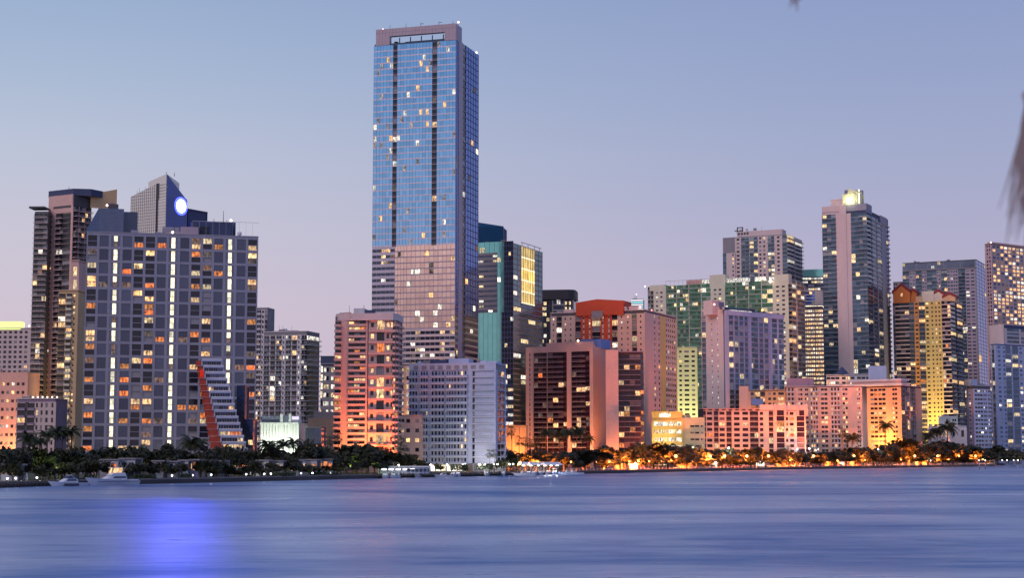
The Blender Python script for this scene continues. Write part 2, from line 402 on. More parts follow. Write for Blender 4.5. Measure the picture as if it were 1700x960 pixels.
# ------------------------------------------------------------------ ground, water, sea wall
SHORE = [(-420, 826), (0, 810.6), (100, 806.6), (250, 804.0), (400, 800.5), (640, 794.5), (780, 791.5), (960, 787.5), (1300, 780.2), (1600, 775.6), (1654, 774.6)]
shore = [onwater(*p) for p in SHORE]
inlet = [Vector((shore[-1].x + 6, shore[-1].y + 190, 0)), Vector((shore[-1].x + 420, shore[-1].y + 205, 0)), Vector((1600, 2050, 0)), Vector((3000, 2300, 0))]
m, n, o = newmat('bay_water'); A = n.nodes.new; K = n.links.new
p = A('ShaderNodeBsdfPrincipled'); K(p.outputs[0], o.inputs[0])
p.inputs['Base Color'].default_value = (0.015, 0.05, 0.19, 1); p.inputs['IOR'].default_value = 1.33
t = A('ShaderNodeTexCoord')
def stretched(scale, sxyz, detail, rough=0.6, rot=0.0, dist=0.0):
    mp = A('ShaderNodeMapping'); mp.inputs['Scale'].default_value = sxyz; mp.inputs['Rotation'].default_value = (0, 0, rot); K(t.outputs['Object'], mp.inputs[0])
    z = A('ShaderNodeTexNoise'); z.inputs['Scale'].default_value = scale; z.inputs['Detail'].default_value = detail; z.inputs['Roughness'].default_value = rough
    z.inputs['Distortion'].default_value = dist
    K(mp.outputs[0], z.inputs['Vector']); return z
big = stretched(0.016, (0.45, 1.0, 1), 7, 0.60, R(12), 0.8)       # patches of smooth and ruffled water
fine = stretched(0.22, (0.5, 1.2, 1), 6, 0.7, R(-6), 0.3)
rg = A('ShaderNodeMapRange'); rg.inputs['From Min'].default_value = 0.36; rg.inputs['From Max'].default_value = 0.64
rg.inputs['To Min'].default_value = 0.36; rg.inputs['To Max'].default_value = 0.26; K(big.outputs[0], rg.inputs['Value']); K(rg.outputs[0], p.inputs['Roughness'])
cm = A('ShaderNodeMapRange'); cm.inputs['From Min'].default_value = 0.43; cm.inputs['From Max'].default_value = 0.58
mid = stretched(0.07, (0.35, 1.3, 1), 6, 0.7, R(3), 0.5)
mw = A('ShaderNodeMix'); mw.inputs[0].default_value = 0.42; K(big.outputs[0], mw.inputs[2]); mv = A('ShaderNodeMix'); mv.inputs[0].default_value = 0.45; K(mid.outputs[0], mv.inputs[2]); K(fine.outputs[0], mv.inputs[3]); K(mv.outputs[0], mw.inputs[3]); K(mw.outputs[0], cm.inputs['Value'])
cx = A('ShaderNodeMix'); cx.data_type = 'RGBA'; cx.inputs[6].default_value = (0.025, 0.12, 0.36, 1); cx.inputs[7].default_value = (0.35, 0.44, 0.62, 1)  # pale patches put the sky's reflection into the water colour
p.inputs['Specular Tint'].default_value = (0.44, 0.76, 1.0, 1)
K(cm.outputs[0], cx.inputs[0]); K(cx.outputs[2], p.inputs['Base Color'])
b1 = A('ShaderNodeBump'); b1.inputs['Strength'].default_value = 1; b1.inputs['Distance'].default_value = 0.35; K(fine.outputs[0], b1.inputs['Height'])
b2 = A('ShaderNodeBump'); b2.inputs['Strength'].default_value = 1; b2.inputs['Distance'].default_value = 1.0; K(big.outputs[0], b2.inputs['Height']); K(b1.outputs[0], b2.inputs['Normal'])
K(b2.outputs[0], p.inputs['Normal'])
wb = MB(); wb.poly([(-9000, -3000, 0), (9000, -3000, 0), (9000, 14000, 0), (-9000, 14000, 0)], m)
tag(wb.build('bay_water'), None, None, kind='structure')

grass = paint('lawn_and_earth', (0.045, 0.06, 0.03), 0.95, 0.4, 0.1, 1)
asphalt = paint('asphalt', (0.06, 0.058, 0.06), 0.9, 0.25, 0.2, 1)
concrete = paint('sea_wall_concrete', (0.22, 0.20, 0.20), 0.85, 0.35, 0.5, 0.3)
dk_concrete = paint('wet_concrete', (0.05, 0.045, 0.05), 0.6, 0.4, 0.5, 0.3)
gb = MB(); edge = [Vector((p_.x, p_.y, GZ)) for p_ in shore] + [Vector((p_.x, p_.y, GZ)) for p_ in inlet]
gb.poly([(e.x, e.y + 0.5, GZ) for e in edge] + [(9000, 13000, GZ), (-9000, 13000, GZ), (-3000, 500, GZ)], grass)
tag(gb.build('ground'), None, None, kind='structure')
sw = MB(); qw = MB()
for a, b in zip(shore[:-1] + [shore[-1]] + inlet[:-1], shore[1:] + [inlet[0]] + inlet[1:]):
    if (b - a).length < 1: continue
    d = (b - a).normalized(); nn = Vector((d.y, -d.x, 0)); k = max(1, int((b - a).length / 9))
    for i in range(k):
        q0 = a + (b - a) * (i / k); q1 = a + (b - a) * ((i + 1) / k) - d * 0.06
        pts = [q0 + nn * .4, q1 + nn * .4, q1 - nn * 0.1, q0 - nn * .1]
        sw.hexa([(q.x, q.y, -1) for q in pts] + [(q.x, q.y, GZ - .35) for q in pts], dk_concrete)
        pts = [q0 + nn * .55, q1 + nn * .55, q1 - nn * .5, q0 - nn * .5]
        sw.hexa([(q.x, q.y, GZ - .35) for q in pts] + [(q.x, q.y, GZ + .12) for q in pts], concrete)
o = tag(sw.build('sea_wall'), 'long grey concrete sea wall with a dark wet foot along the edge of the bay', 'sea wall')
# bay walk on the right and the road behind it
def along(px, back=0.0, z=GZ):
    """a point on the shoreline at pixel px, moved back inland"""
    for (x0, y0), (x1, y1) in zip(SHORE[:-1], SHORE[1:]):
        if x0 <= px <= x1:
            q = onwater(px, y0 + (y1 - y0) * (px - x0) / (x1 - x0)); break
    else: q = onwater(px, SHORE[-1][1])
    r_ = q.normalized(); return Vector((q.x + r_.x * back, q.y + r_.y * back, z))
pav = paint('bay_walk_paving', (0.30, 0.25, 0.21), 0.85, 0.3, 0.4, 1)
pm = MB(); xs = list(range(955, 1650, 8))
for a, b in zip(xs[:-1], xs[1:]):
    p0, p1, p2, p3 = along(a, 1.2, GZ + .08), along(b - .06, 1.2, GZ + .08), along(b - .06, 7, GZ + .08), along(a, 7, GZ + .08)
    pm.poly([p0, p1, p2, p3], pav)
tag(pm.build('pavement'), None, None, kind='structure')
rm = MB()
for a, b in zip(xs[:-1], xs[1:]):
    rm.poly([along(a, 14, GZ + .02), along(b, 14, GZ + .02), along(b, 34, GZ + .02), along(a, 34, GZ + .02)], asphalt)
tag(rm.build('road'), None, None, kind='structure')

# ------------------------------------------------------------------ wall materials
white = paint('white_stucco', (0.62, 0.60, 0.64)); cool = paint('cool_white_stucco', (0.46, 0.50, 0.68))
cream = paint('cream_stucco', (0.66, 0.62, 0.50)); pink = paint('pink_stucco', (0.64, 0.42, 0.38)); palepink = paint('pale_pink_stucco', (0.66, 0.53, 0.52)); peach = paint('peach_stucco', (0.68, 0.48, 0.40))
rose = paint('rose_stucco', (0.60, 0.36, 0.32)); tan = paint('tan_stucco', (0.60, 0.42, 0.24)); yellow = paint('ochre_yellow_stucco', (0.64, 0.50, 0.18))
orangew = paint('orange_stucco', (0.60, 0.20, 0.05)); red = paint('coral_red_stucco', (0.58, 0.08, 0.03)); redroof = paint('dark_red_roof_tiles', (0.20, 0.02, 0.03), 0.6)
lav = paint('lavender_grey_concrete', (0.29, 0.29, 0.37)); dkgrey = paint('dark_grey_concrete', (0.09, 0.085, 0.10)); midgrey = paint('mid_grey_concrete', (0.26, 0.25, 0.28))
brown = paint('dark_brown_facade', (0.05, 0.025, 0.03)); slate = paint('blue_slate_cladding', (0.05, 0.07, 0.15)); stone = paint('mauve_granite', (0.40, 0.31, 0.37), 0.4)
purple = paint('dull_purple_stucco', (0.30, 0.22, 0.32)); limey = paint('pale_yellow_stucco', (0.74, 0.74, 0.42))
black = paint('near_black_metal', (0.02, 0.02, 0.03), 0.5); metal = paint('pale_painted_metal', (0.55, 0.55, 0.58), 0.4); redmat = paint('red_brown_slats', (0.26, 0.035, 0.03))
whitepaint = paint('white_gloss_paint', (0.72, 0.72, 0.76), 0.3); bluepaint = paint('blue_painted_box', (0.12, 0.22, 0.55), 0.5)
PALE = lit('faintly_lit_office', (.75, .62, .60), (.6, .62, .75), .45)
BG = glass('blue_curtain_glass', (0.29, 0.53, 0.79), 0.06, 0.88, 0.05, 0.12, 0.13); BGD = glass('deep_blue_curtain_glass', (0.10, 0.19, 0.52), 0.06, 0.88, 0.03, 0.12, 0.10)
PG = glass('glow_tinted_silver_curtain_glass', (1.0, 0.66, 0.52), 0.25, 0.6, 0.06, 0.1, 0.12); TG = glass('teal_curtain_glass', (0.22, 0.56, 0.52), 0.1, 0.8, 0.05, 0.1, 0.06)  # PG: pinkish silver glass with reflected city glow painted into its tint
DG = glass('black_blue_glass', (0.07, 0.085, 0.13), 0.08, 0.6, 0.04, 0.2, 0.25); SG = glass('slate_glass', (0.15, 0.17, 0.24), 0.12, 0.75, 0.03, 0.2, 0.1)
GG = glass('green_tinted_glass', (0.07, 0.19, 0.11), 0.1, 0.25, 0.04, 0.2, 0.5, (.12, (.25, .30, .22))); GP = glass('grey_panel_glass', (0.10, 0.11, 0.16), 0.2, 0.5, 0.05, 0.2, 0.3)
AQ = glass('blue_green_residential_glass', (0.08, 0.135, 0.19), 0.1, 0.35, 0.03, 0.2, 0.4, (0.10, (0.30, 0.32, 0.34)))
SIL = glass('silver_mirror_glass', (0.74, 0.71, 0.62), 0.3, 0.2, 0.03, 0.2, 0.05); WINE = glass('wine_brown_glass', (0.035, 0.012, 0.020), 0.12, 0.1, 0.02, 0.2, 0.35, (0.06, (0.22, 0.14, 0.14)))

def rooftop(b, y, xl, xr, h, m, v0=0.3, v1=0.7, key='roof_box'):
    """a box on the roof of b between two pixels; h in pixels"""
    u0, u1 = b.u('f', xl, 600), b.u('f', xr, 600); z0 = b.z(y); z1 = b.z(y - h)
    b.part(key).box(u0, u1, b.Dp * v0, b.Dp * v1, z0 - 0.4, z1, m)
    return u0, u1, z0, z1
def antenna(b, px, y, h, v=0.4, beacon=None):
    u = b.u('f', px, 600); z0 = b.z(y) - 0.6; z1 = b.z(y - h)
    b.part('antenna').tube([(u, b.Dp * v, z0), (u, b.Dp * v, z1)], [0.18, 0.10], black, 5)
    if beacon: b.part('beacon').ball((u, b.Dp * v, z1), 0.55, beacon, 8, 5)
RED_B = glow('red_beacon_glow', (1.0, 0.25, 0.22), 5); PINK_B = glow('pink_beacon_glow', (1.0, 0.62, 0.6), 5)

# ------------------------------------------------------------------ far left group
b = Bld('apartment_block', 'pale pink apartment block at the left edge with a glowing yellow-green roof box', 'building', -60, 49, 54, 1050, -3, 545, wall=palepink, lit_=.07, dp=30)
b.body(roof=palepink); b.strips('f', 548, 8.2, 'W2 ' + 'w5 W2.4 ' * 12 + 'W2')
u0, u1, z0, z1 = rooftop(b, 546, -30, 32, 12, glow('yellow_green_sign_glow', (0.85, 1.0, 0.30), 1.5), 0.0, .25, 'lit_roof_box')
antenna(b, 44, 545, 4, .1, PINK_B)
b = Bld('apartment_block', 'lower pink slab with rows of lit windows under the tall block at the left edge', 'building', -50, 46, 50, 930, -3, 619, wall=pink, lit_=.34, dp=20, mix=[(WHITE, 3), (WARM, 2), (DIM, 1)])
b.body(roof=pink); b.strips('f', 632, 14, 'W2 ' + 'w5.5 W2.6 ' * 11 + 'W2', st={'w': dict(sill=.4, h=.36)})
b.fb('f', 0, b.W, -.45, 0, b.z(632), b.z(620), pink)
b = Bld('apartment_block', 'low mauve block with white roof-edge lights in front of the dark balcony tower', 'building', 29, 94, 97, 830, -3, 662, wall=palepink, core=purple, dp=18, lit_=.06)
b.body(roof=palepink); b.strips('f', 668, 12.4, 'W1 b13 X5 b11 W2 w4 W4 w4 W4 w5 W5 w4 W4', st={'b': dict(proj=.7, rail='solid', rh=.9, railm=purple), 'X': dict(wall=dkgrey), 'w': dict(h=.6)})
for x in range(54, 95, 8):
    u = b.u('f', x, 660); b.part('roof_lamp#%d' % x).ball((u, 0.6, b.H + 0.7), 0.42, glow('white_lamp_glow', (1, .92, .85), 3.0), 6, 4)
# dark balcony tower
b = Bld('condominium_tower', 'dark balcony tower with pink upper shaft and dark glass crown near the left edge', 'building', 76, 117, 148, 960, -30, 322, wall=pink, core=dkgrey, lit_=.07, yref=500)
b.body(); b.fb('f', 0, b.W, -.4, 0, b.z(352), b.H, pink); b.fb('r', 0, b.Dp - 1, -.45, -0.02, b.z(341), b.H, dkgrey)
b.strips('f', 352, 8.6, 'W4 v2.5 W5 X1 c10 b12 W3', st={'c': dict(n=2, rail='bars', railm=stone, slab=palepink, wall=dkgrey), 'b': dict(railm=pink, rail='none', slab=midgrey, wall=tan, proj=1.0), 'X': dict(wall=dkgrey)})
b.strips('r', 341, 8.6, 'b12 W1 b12 W1 b12', st={'b': dict(rail='bars', railm=stone, slab=palepink, wall=dkgrey, proj=2.2, n=2)})
b.fb('f', b.W * .2, b.W * .92, 0.0, 0.05, b.z(344), b.z(340), dkgrey, 'crown_vent')
u0, u1 = b.u('f', 77, 340), b.u('f', 118, 340)
b.part('crown').prism([(u0, 1.5), (u1, 1.5), (u1 + 8, 8), (u1 + 8, 18), (u0, 18)], b.H - .5, b.z(312), slate)
b.part('crown_screen').prism([(b.W + 2, 12), (b.W + 2.5, 12), (b.W + 11, 25), (b.W + 10.5, 25)], b.z(341), lambda x, y: b.z(318) + (y - 12) / 13 * (b.z(307) - b.z(318)), tan)
antenna(b, 100, 312, 5, .2); 
v = Bld('x', '', '', 53, 76, 76, 962, -3, 350, yref=500, dp=18, parent=b, wall=midgrey, core=dkgrey, lit_=.13)
v.body(); v.strips('f', 353, 8.6, 'c23', st={'c': dict(n=3, rail='bars', railm=metal, slab=palepink, wall=midgrey, proj=2.0)})
v.part('roof').box(-3, v.W * .75, -1.5, 8, v.z(346), v.z(343), dkgrey)
b = Bld('condominium_tower', 'tan stepped tower with yellow-lit balconies beside the left end of the grey grid block', 'building', 93, 126, 131, 900, -4, 482, wall=tan, lit_=.22, dp=20, mix=[(YELLOW, 4), (WHITE, 1), (WARM, 2)])
b.body(roof=tan); b.strips('f', 486, 9.6, 'b13 W2 c10 W2 v4 W5', st={'c': dict(n=1, rail='solid', slab=cream, railm=cream, proj=1.5), 'b': dict(rail='bars', slab=tan, railm=tan), 'v': dict(h=.35, lp=.5, gap=.2)})
v = Bld('x', '', '', 112, 126, 131, 905, -4, 432, parent=b, wall=pink, lit_=.5, dp=16, mix=[(YELLOW, 1)])
v.body(roof=pink, z0=b.H - 2); v.strips('f', 440, 20, 'W4 w8 W3', ybot=483, st={'w': dict(h=.7, sill=.15)})

# ------------------------------------------------------------------ grey grid block
b = Bld('condominium_block', 'wide grey grid-fronted condominium with three bright white vertical light strips, left of the picture', 'building', 124, 137.5, 425, 720, 12.8, 386, yref=640, wall=lav, core=dkgrey)
b.Dp = min(b.Dp, 30)
GRID = b
b.body()
cw = b.W / 15.0; fh = (b.z(386) - b.z(408.4)) ; nrow = 17; pw = cw * .22; sh = fh * .19
for i in range(16):
    u0 = max(0, i * cw - pw / 2); u1 = min(b.W, i * cw + pw / 2); b.c.box(u0, u1, 0, .45, 0, b.H, lav)
zt = b.H
types = 'DGSGDDGSGDDGSGD'; rng = random.Random(5)
lamp_w = lit('stair_light', (1.0, .84, .50), (1.0, .92, .68), 1.45, .6, .9)
for r_ in range(nrow):
    z1 = zt - r_ * fh; z0 = z1 - fh
    for i, ty in enumerate(types):
        u0 = i * cw + pw / 2; u1 = (i + 1) * cw - pw / 2
        b.c.box(u0, u1, 0.03, .45, z1 - sh, z1, lav)
        zb, zm, ztp = z0, z0 + (fh - sh) * .47, z1 - sh
        if z0 < -1: break
        if ty == 'D':
            b.c.box(u0, u1, .02, .45, zm - .12, zm + .12, lav)
            for a_, c_ in ((zb, zm - .12), (zm + .12, ztp)):
                q = rng.random()
                if q < .33: m_ = pick(rng, [(WARM, 5), (ORANGE, 3), (YELLOW, 1), (DIM, 2)])
                elif q < .30: m_ = GP
                else: m_ = RES
                b.win('f', u0 + .03, u1 - .03, a_, c_, -.38, m=m_, frame=black, nm=2)
        elif ty == 'G':
            if rng.random() < .16: 
                b.win('f', u0 + .03, u1 - .03, zb, zm, -.2, m=pick(rng, [(WARM, 1), (ORANGE, 3), (DIM, 2)]), frame=dkgrey, nm=2)
                b.win('f', u0 + .03, u1 - .03, zm + .02, ztp, -.2, m=GP, frame=dkgrey, nm=2)
            else: b.win('f', u0 + .03, u1 - .03, zb, ztp, -.2, m=GP, frame=dkgrey, nm=2)
        else:
            c0 = (u0 + u1) / 2; b.c.box(u0, c0 - .85, .28, .45, zb, ztp, SG); b.c.box(c0 + .85, u1, .28, .45, zb, ztp, SG)
            for a_, c_ in ((zb + .1, zm - .1), (zm + .1, ztp - .1)):
                b.win('f', c0 - .8, c0 + .8, a_, c_, -.2, m=lamp_w if rng.random() < .93 else DIM, name='stair_light')
b.c.box(0, b.W, .46, .5, b.H - .36, b.H + .1, lav)
b.strips('l', 386, 22.4, 'W2 w7 W2 w7 W2 w7 W3', st={'w': dict(sill=.02, h=.8, n=2, gap=.12, dark=GP, mul=lav)})
b.part('roof').box(-.05, b.W + .05, -.05, b.Dp + .05, b.H + .1, b.H + .55, lav)
# things on its roof
u0, u1 = b.u('f', 153, 380), b.u('f', 228, 380); um = b.u('f', 205, 380)
sl = b.part('glass_penthouse'); zt2 = b.z(343)
sl.hexa([(u0 - 3, 2, b.H + .55), (um, 2, b.H + .55), (um, 20, b.H + .55), (u0 - 3, 20, b.H + .55), (u0 + 2.5, 4, zt2), (um, 4, zt2), (um, 18, zt2), (u0 + 2.5, 18, zt2)], SG)
sl.box(um + .02, u1, 5, 18, b.H + .55, b.z(347), DG)
for i in range(9):
    z = b.H + .9 + i * (zt2 - b.H - 1) / 9; t_ = (z - b.H - .55) / (zt2 - b.H - .55); sl.box(u0 - 3 + 5.5 * t_ + .1, um, 1.9 + 2 * t_, 2.5 + 2 * t_, z, z + .12, midgrey)
for i in range(22):
    u = u0 + 3 + (um - u0 - 3) * i / 22; sl.hexa([(u, 1.85, b.H + .55), (u + .1, 1.85, b.H + .55), (u + .1, 2.4, b.H + .55), (u, 2.4, b.H + .55), (u, 3.85, zt2), (u + .1, 3.85, zt2), (u + .1, 4.4, zt2), (u, 4.4, zt2)], midgrey)
ua = b.u('f', 178, 380); b.part('roof_plant').box(ua, ua + 4.5, 6, 10, zt2 - .3, b.z(334), dkgrey); b.part('roof_plant').box(ua + 1.2, ua + 2.2, 6, 9, b.z(334) - .2, b.z(331.5), purple)
antenna(b, 173, 343, 12, .3); b.part('beacon').ball((ua - .5, 7, b.z(336)), .5, PINK_B)
ub, uc = b.u('f', 300, 380), b.u('f', 393, 380)
b.part('roof_box').box(ub, ub + 8, 3, 16, b.H + .5, b.z(370), stone); b.part('roof_box').box(ub + 8.02, uc - 2, 5, 16, b.H + .5, b.z(361), slate)
b.part('roof_box').box(uc - 20, uc, 9, 18, b.H + .5, b.z(357), slate); b.part('roof_box').box(b.u('f', 270, 380), b.u('f', 298, 380), 6, 14, b.H + .5, b.z(370), lav)
for i in range(2):
    for j in range(2): b.part('roof_vent#%d%d' % (i, j)).box(ub + 8.6 + i * 2.3, ub + 10.6 + i * 2.3, 4.85, 5.1, b.H + 1.6 + j * 1.9, b.H + 3.1 + j * 1.9, black)
for x, y, h in ((368, 360, 22), (352, 361, 9), (296, 372, 8), (374, 357, 3), (381, 357, 3)): antenna(b, x, y, h, .35, PINK_B if x == 381 else None)
b.part('roof_lamp').ball((b.u('f', 287, 375), 1.5, b.H + 1.4), .55, glow('roof_lamp_glow', (1, .8, .6), 6))
b.part('dish').ball((uc + 1.5, 4, b.H + 2.0), 1.1, whitepaint); b.part('dish').tube([(uc + 1.5, 4, b.H + .4), (uc + 1.5, 4, b.H + 1.6)], [.2, .2], metal, 5)
rl = b.part('roof_railing')
for i in range(40):
    u = b.u('f', 320, 380) + i * .75; rl.box(u, u + .07, 3.5, 3.57, b.H + .5, b.z(359.5), metal) if i % 4 == 0 else None
rl.box(b.u('f', 320, 380), b.u('f', 320, 380) + 30, 3.48, 3.6, b.z(359.5), b.z(359.0), metal)

# silver tower with the blue disc
b = Bld('office_tower', 'silver glass office tower with sloping shoulders and a round blue-lit disc', 'building', 217, 275, 309, 788, -32, 322, yref=380, wall=SIL, core=DG, dp=None)
b.c.box(.0, b.W, .0, b.Dp, 0, b.z(330), DG)
zs = lambda y: b.z(y)
fw = b.part('mirror_wall'); sf = b.part('dark_side_wall'); u26 = b.u('f', 262, 380); uA = b.u('f', 243, 380)
# shoulder on the front: sloping from left up to the slot
fw.hexa([(0, -.3, 0), (u26 - 1.2, -.3, 0), (u26 - 1.2, -.02, 0), (0, -.02, 0), (0, -.3, zs(320)), (u26 - 1.2, -.3, zs(303)), (u26 - 1.2, -.02, zs(303)), (0, -.02, zs(320))], SIL)
sl2 = b.part('upper_block')
sl2.hexa([(0, 0, zs(330)), (u26, 0, zs(330)), (u26, b.Dp * .9, zs(330)), (0, b.Dp * .9, zs(330)), (0, 0, zs(321)), (u26, 0, zs(304)), (u26, b.Dp * .9, zs(304)), (0, b.Dp * .9, zs(321))], DG)
sl2.hexa([(uA, 0.6, zs(330)), (b.W, -.2, zs(330)), (b.W, b.Dp * .62, zs(330)), (uA, b.Dp * .62, zs(330)), (uA, .6, zs(298)), (b.W, -.2, zs(288.5)), (b.W, b.Dp * .62, zs(300)), (uA, b.Dp * .62, zs(304))], SIL)
fw.box(u26 + 0.2, b.W, -.22, .0, 0, zs(330), SIL)
sf.hexa([(b.W + .01, 0, 0), (b.W + .4, 0, 0), (b.W + .4, b.Dp, 0), (b.W + .01, b.Dp, 0), (b.W + .01, 0, zs(290)), (b.W + .4, 0, zs(290)), (b.W + .4, b.Dp, zs(327)), (b.W + .01, b.Dp, zs(327))], glass('navy_side_glass', (.09, .12, .30), .15, .6))
sl2.box(2, b.W, b.Dp * .3, b.Dp, zs(331), zs(324), DG)
gm = b.part('glazing_bars')
for i in range(15):
    u = u26 * i / 14; zt3 = zs(320) + (zs(303) - zs(320)) * u / (u26 - 1.2); gm.box(u, u + .14, -.42, -.3, zs(390), min(zt3, zs(303)), midgrey)
for j in range(17):
    y = 386 - j * 5; u = 0 if y > 320 else (320 - y) / 17 * u26
    if u < u26 - 2: gm.box(u, u26 - 1.2, -.43, -.3, zs(y), zs(y) + .14, midgrey)
    gm.box(u26 + .2, b.W, -.35, -.22, zs(y), zs(y) + .14, midgrey)
for j in range(20): gm.box(b.W + .4, b.W + .5, .2, b.Dp - .2, zs(386 - j * 3), zs(386 - j * 3) + .1, slate)
b.part('dark_slot').box(u26 - 1.2, u26 + .2, -.25, .1, 0, zs(303), black)
antenna(b, 266, 289, 5, .1); antenna(b, 276, 290, 4, .2)
# the disc on its right wall
dm = b.part('blue_disc'); ymid = b.u('r', 299.5, 340); zc = zs(338); rad = (zs(325) - zs(351)) / 2
dw = glow('disc_white_glow', (.55, .62, 1.0), 14); db = glow('disc_blue_halo_glow', (.03, .04, 1.0), 9)  # outer blue ring imitates the disc's halo on the wall
for rr, m_, off in ((rad * 1.18, db, .5), (rad * .84, dw, .62)):
    pts = [(math.cos(2 * math.pi * k / 32) * rr, math.sin(2 * math.pi * k / 32) * rr) for k in range(32)]
    i = dm.mi(m_); v0 = len(dm.v)
    dm.v += [(b.W + off, ymid + p_[0], zc + p_[1]) for p_ in pts] + [(b.W + off - .1, ymid + p_[0], zc + p_[1]) for p_ in pts]
    dm.f.append(tuple(v0 + k for k in range(32))); dm.m.append(i)
    for k in range(32): j = (k + 1) % 32; dm.f.append((v0 + 32 + k, v0 + 32 + j, v0 + j, v0 + k)); dm.m.append(i)
DISC = b.world @ Vector((b.W + .7, ymid, zc)); DISC = DISC + (Vector((0, 0, 10)) - DISC).normalized() * 5
def pointlight(name, loc, energy, col, rad_=.5, parent=None):
    l = bpy.data.lights.new(name, 'POINT'); l.energy = energy; l.color = col; l.shadow_soft_size = rad_
    q = bpy.data.objects.new(name, l); C.objects.link(q); q.location = loc; return q
l = bpy.data.lights.new('disc_beam', 'AREA'); l.shape = 'DISK'; l.size = rad * .95; l.spread = R(90); l.energy = 2.2e4; l.color = (.07, .08, 1.0)
dbm = bpy.data.objects.new('disc_beam', l); C.objects.link(dbm); dbm.location = b.world @ Vector((b.W + 1.6, ymid - .6, zc)); dbm.rotation_euler = Vector((.30, -.94, -.12)).to_track_quat('-Z', 'Y').to_euler()
v = Bld('x', '', '', 290, 312, 321, 806, -32, 347, yref=380, parent=b, wall=slate, core=slate, dp=14); v.body(roof=slate)
v2 = Bld('x', '', '', 288, 306, 313, 796, -32, 322, yref=380, parent=b, wall=slate, core=slate, dp=10)

# ------------------------------------------------------------------ terraced building in front of the grid
b = Bld('terraced_building', 'stepped white terraced building with a red slatted flank before the grey grid block', 'building', 368, 378, 419, 668, 14, 745, yref=770, wall=cool, dp=22)
TER = b
b.c.box(.3, b.W - .3, .4, b.Dp, 0, b.z(745), dkgrey)
rng = random.Random(11)
for i in range(18):
    y = 596 + i * 10.7; xl = 337 + 2.45 * i if i < 15 else 374; xr = 371 + 2.85 * i if i < 15 else 416.5
    zt_ = b.z(y); zb_ = b.z(y + 10.7); u0 = b.u('f', xl, y); u1 = b.u('f', xr, y); h = zt_ - zb_
    y0 = (13 - i) * .75 if i < 13 else 0
    b.c.box(u0 + .3, u1 - .3, y0 + .5, y0 + 11, zb_, zt_, dkgrey)
    tr = b.part('terrace#%d' % i); tr.box(u0, u1, y0 - .9, y0 + 10, zt_ - .25 * h, zt_, cool)
    tr.box(u0, u1, y0 - 1.0, y0 - .8, zt_ + .002, zt_ + .16 * h, whitepaint)
    tr.box(u0, u0 + .35, y0 - .4, y0 + 9, zb_, zt_ - .25 * h, cool); tr.box(u1 - .35, u1, y0 - .4, y0 + 9, zb_, zt_ - .25 * h, cool)
    nw = 4; ww = (u1 - u0 - .8) / nw; hot = i in (11, 13, 15, 16); some = rng.random() < .55
    for k in range(nw):
        m_ = pick(rng, [(WARM, 4), (ORANGE, 2), (YELLOW, 3)]) if (hot or (some and rng.random() < .4)) else (RES if rng.random() < .8 else GP)
        b.wins.append(('f', u0 + .4 + k * ww, u0 + .35 + (k + 1) * ww, zb_ + .02, zt_ - .28 * h, -(y0 + .3), m_, cool, 1, 'window'))
    # red slatted flank stepping back on the left
    if i > 14: continue
    d = 8 + i * .75; fl = b.part('red_flank#%d' % i); uL = b.u('f', xl - d, y)
    fl.hexa([(uL, y0 + 6.5, zb_), (u0 - .05, y0 + 1.2, zb_), (u0 - .05, y0 + 9, zb_), (uL, y0 + 9, zb_), (uL + .2, y0 + 6.5, zt_ - .1), (u0 - .05, y0 + 1.2, zt_ - .1), (u0 - .05, y0 + 9, zt_ - .1), (uL + .2, y0 + 9, zt_ - .1)], redmat)
    for k in range(7):
        t0 = k / 7.0; xa = uL + (u0 - uL) * t0; ya = y0 + 6.5 - 5.3 * t0
        fl.box(xa, xa + .16, ya - .28, ya + .1, zb_ + .1, zt_ - .45, red)
    fl.box(uL - .1, u0 - .05, y0 + .9, y0 + 1.1, zb_ + .1, zb_ + .25, rose)
b.part('red_lamp').box(b.u('f', 333, 620), b.u('f', 339, 620), 4.0, 4.4, b.z(626), b.z(614), glow('red_banner_glow', (1.0, .05, .02), .55))
v = Bld('x', '', '', 392, 406, 407, 692, -4, 641, yref=690, parent=b, wall=GP, dp=8); v.body(roof=SG); v.strips('f', 642, 10.7, 'g14', st={'g': dict(n=2, dark=GP, sp=SG, lp=0)})
v = Bld('x', '', '', 404, 420, 421, 690, -4, 697, yref=720, parent=b, wall=SG, dp=8); v.body(roof=SG); v.strips('f', 699, 10.7, 'g14', st={'g': dict(n=2, dark=SG, sp=SG, lp=.1)})

# ------------------------------------------------------------------ right of the grid
b = Bld('condominium_tower', 'pale many-balconied apartment tower far behind the floodlit white hall', 'building', 436, 509, 517, 1150, -15, 550, yref=600, wall=white, core=midgrey, lit_=.09, mix=[(WHITE, 4), (YELLOW, 2), (WARM, 1)], dp=24)
b.body(roof=white); b.strips('f', 556, 8.4, 'W2 c9 W2 b8 W2 c9 W2 w3 W2 c9 W2 b8 W2 w3 W3 c9', st={'c': dict(rail='glass', railm=AQ, n=2), 'b': dict(rail='bars', railm=metal, n=1), 'w': dict(dark=AQ)})
b.strips('r', 556, 8.4, 'b8', st={'b': dict(proj=2, rail='bars', railm=metal)})
rooftop(b, 550, 448, 486, 3, midgrey); antenna(b, 462, 549, 4)
v = Bld('x', '', '', 424, 443, 447, 1180, -10, 511, yref=600, parent=b, wall=white, core=midgrey, dp=16, lit_=.1); v.body(roof=white); v.strips('f', 514, 8.4, 'W1 c8 W1 w4 W1 b5', st={'b': dict(proj=2.5, rail='bars', railm=metal)})
b = Bld('white_hall', 'brilliantly floodlit white fluted hall with palm trees before it, right of the grey grid block', 'building', 433, 495, 498, 760, -4, 703, yref=720, wall=paint('hall_white_render', (.70, .74, .66), .8, .08), dp=22)
HALL = b; hw = b.wall; b.body(roof=hw)
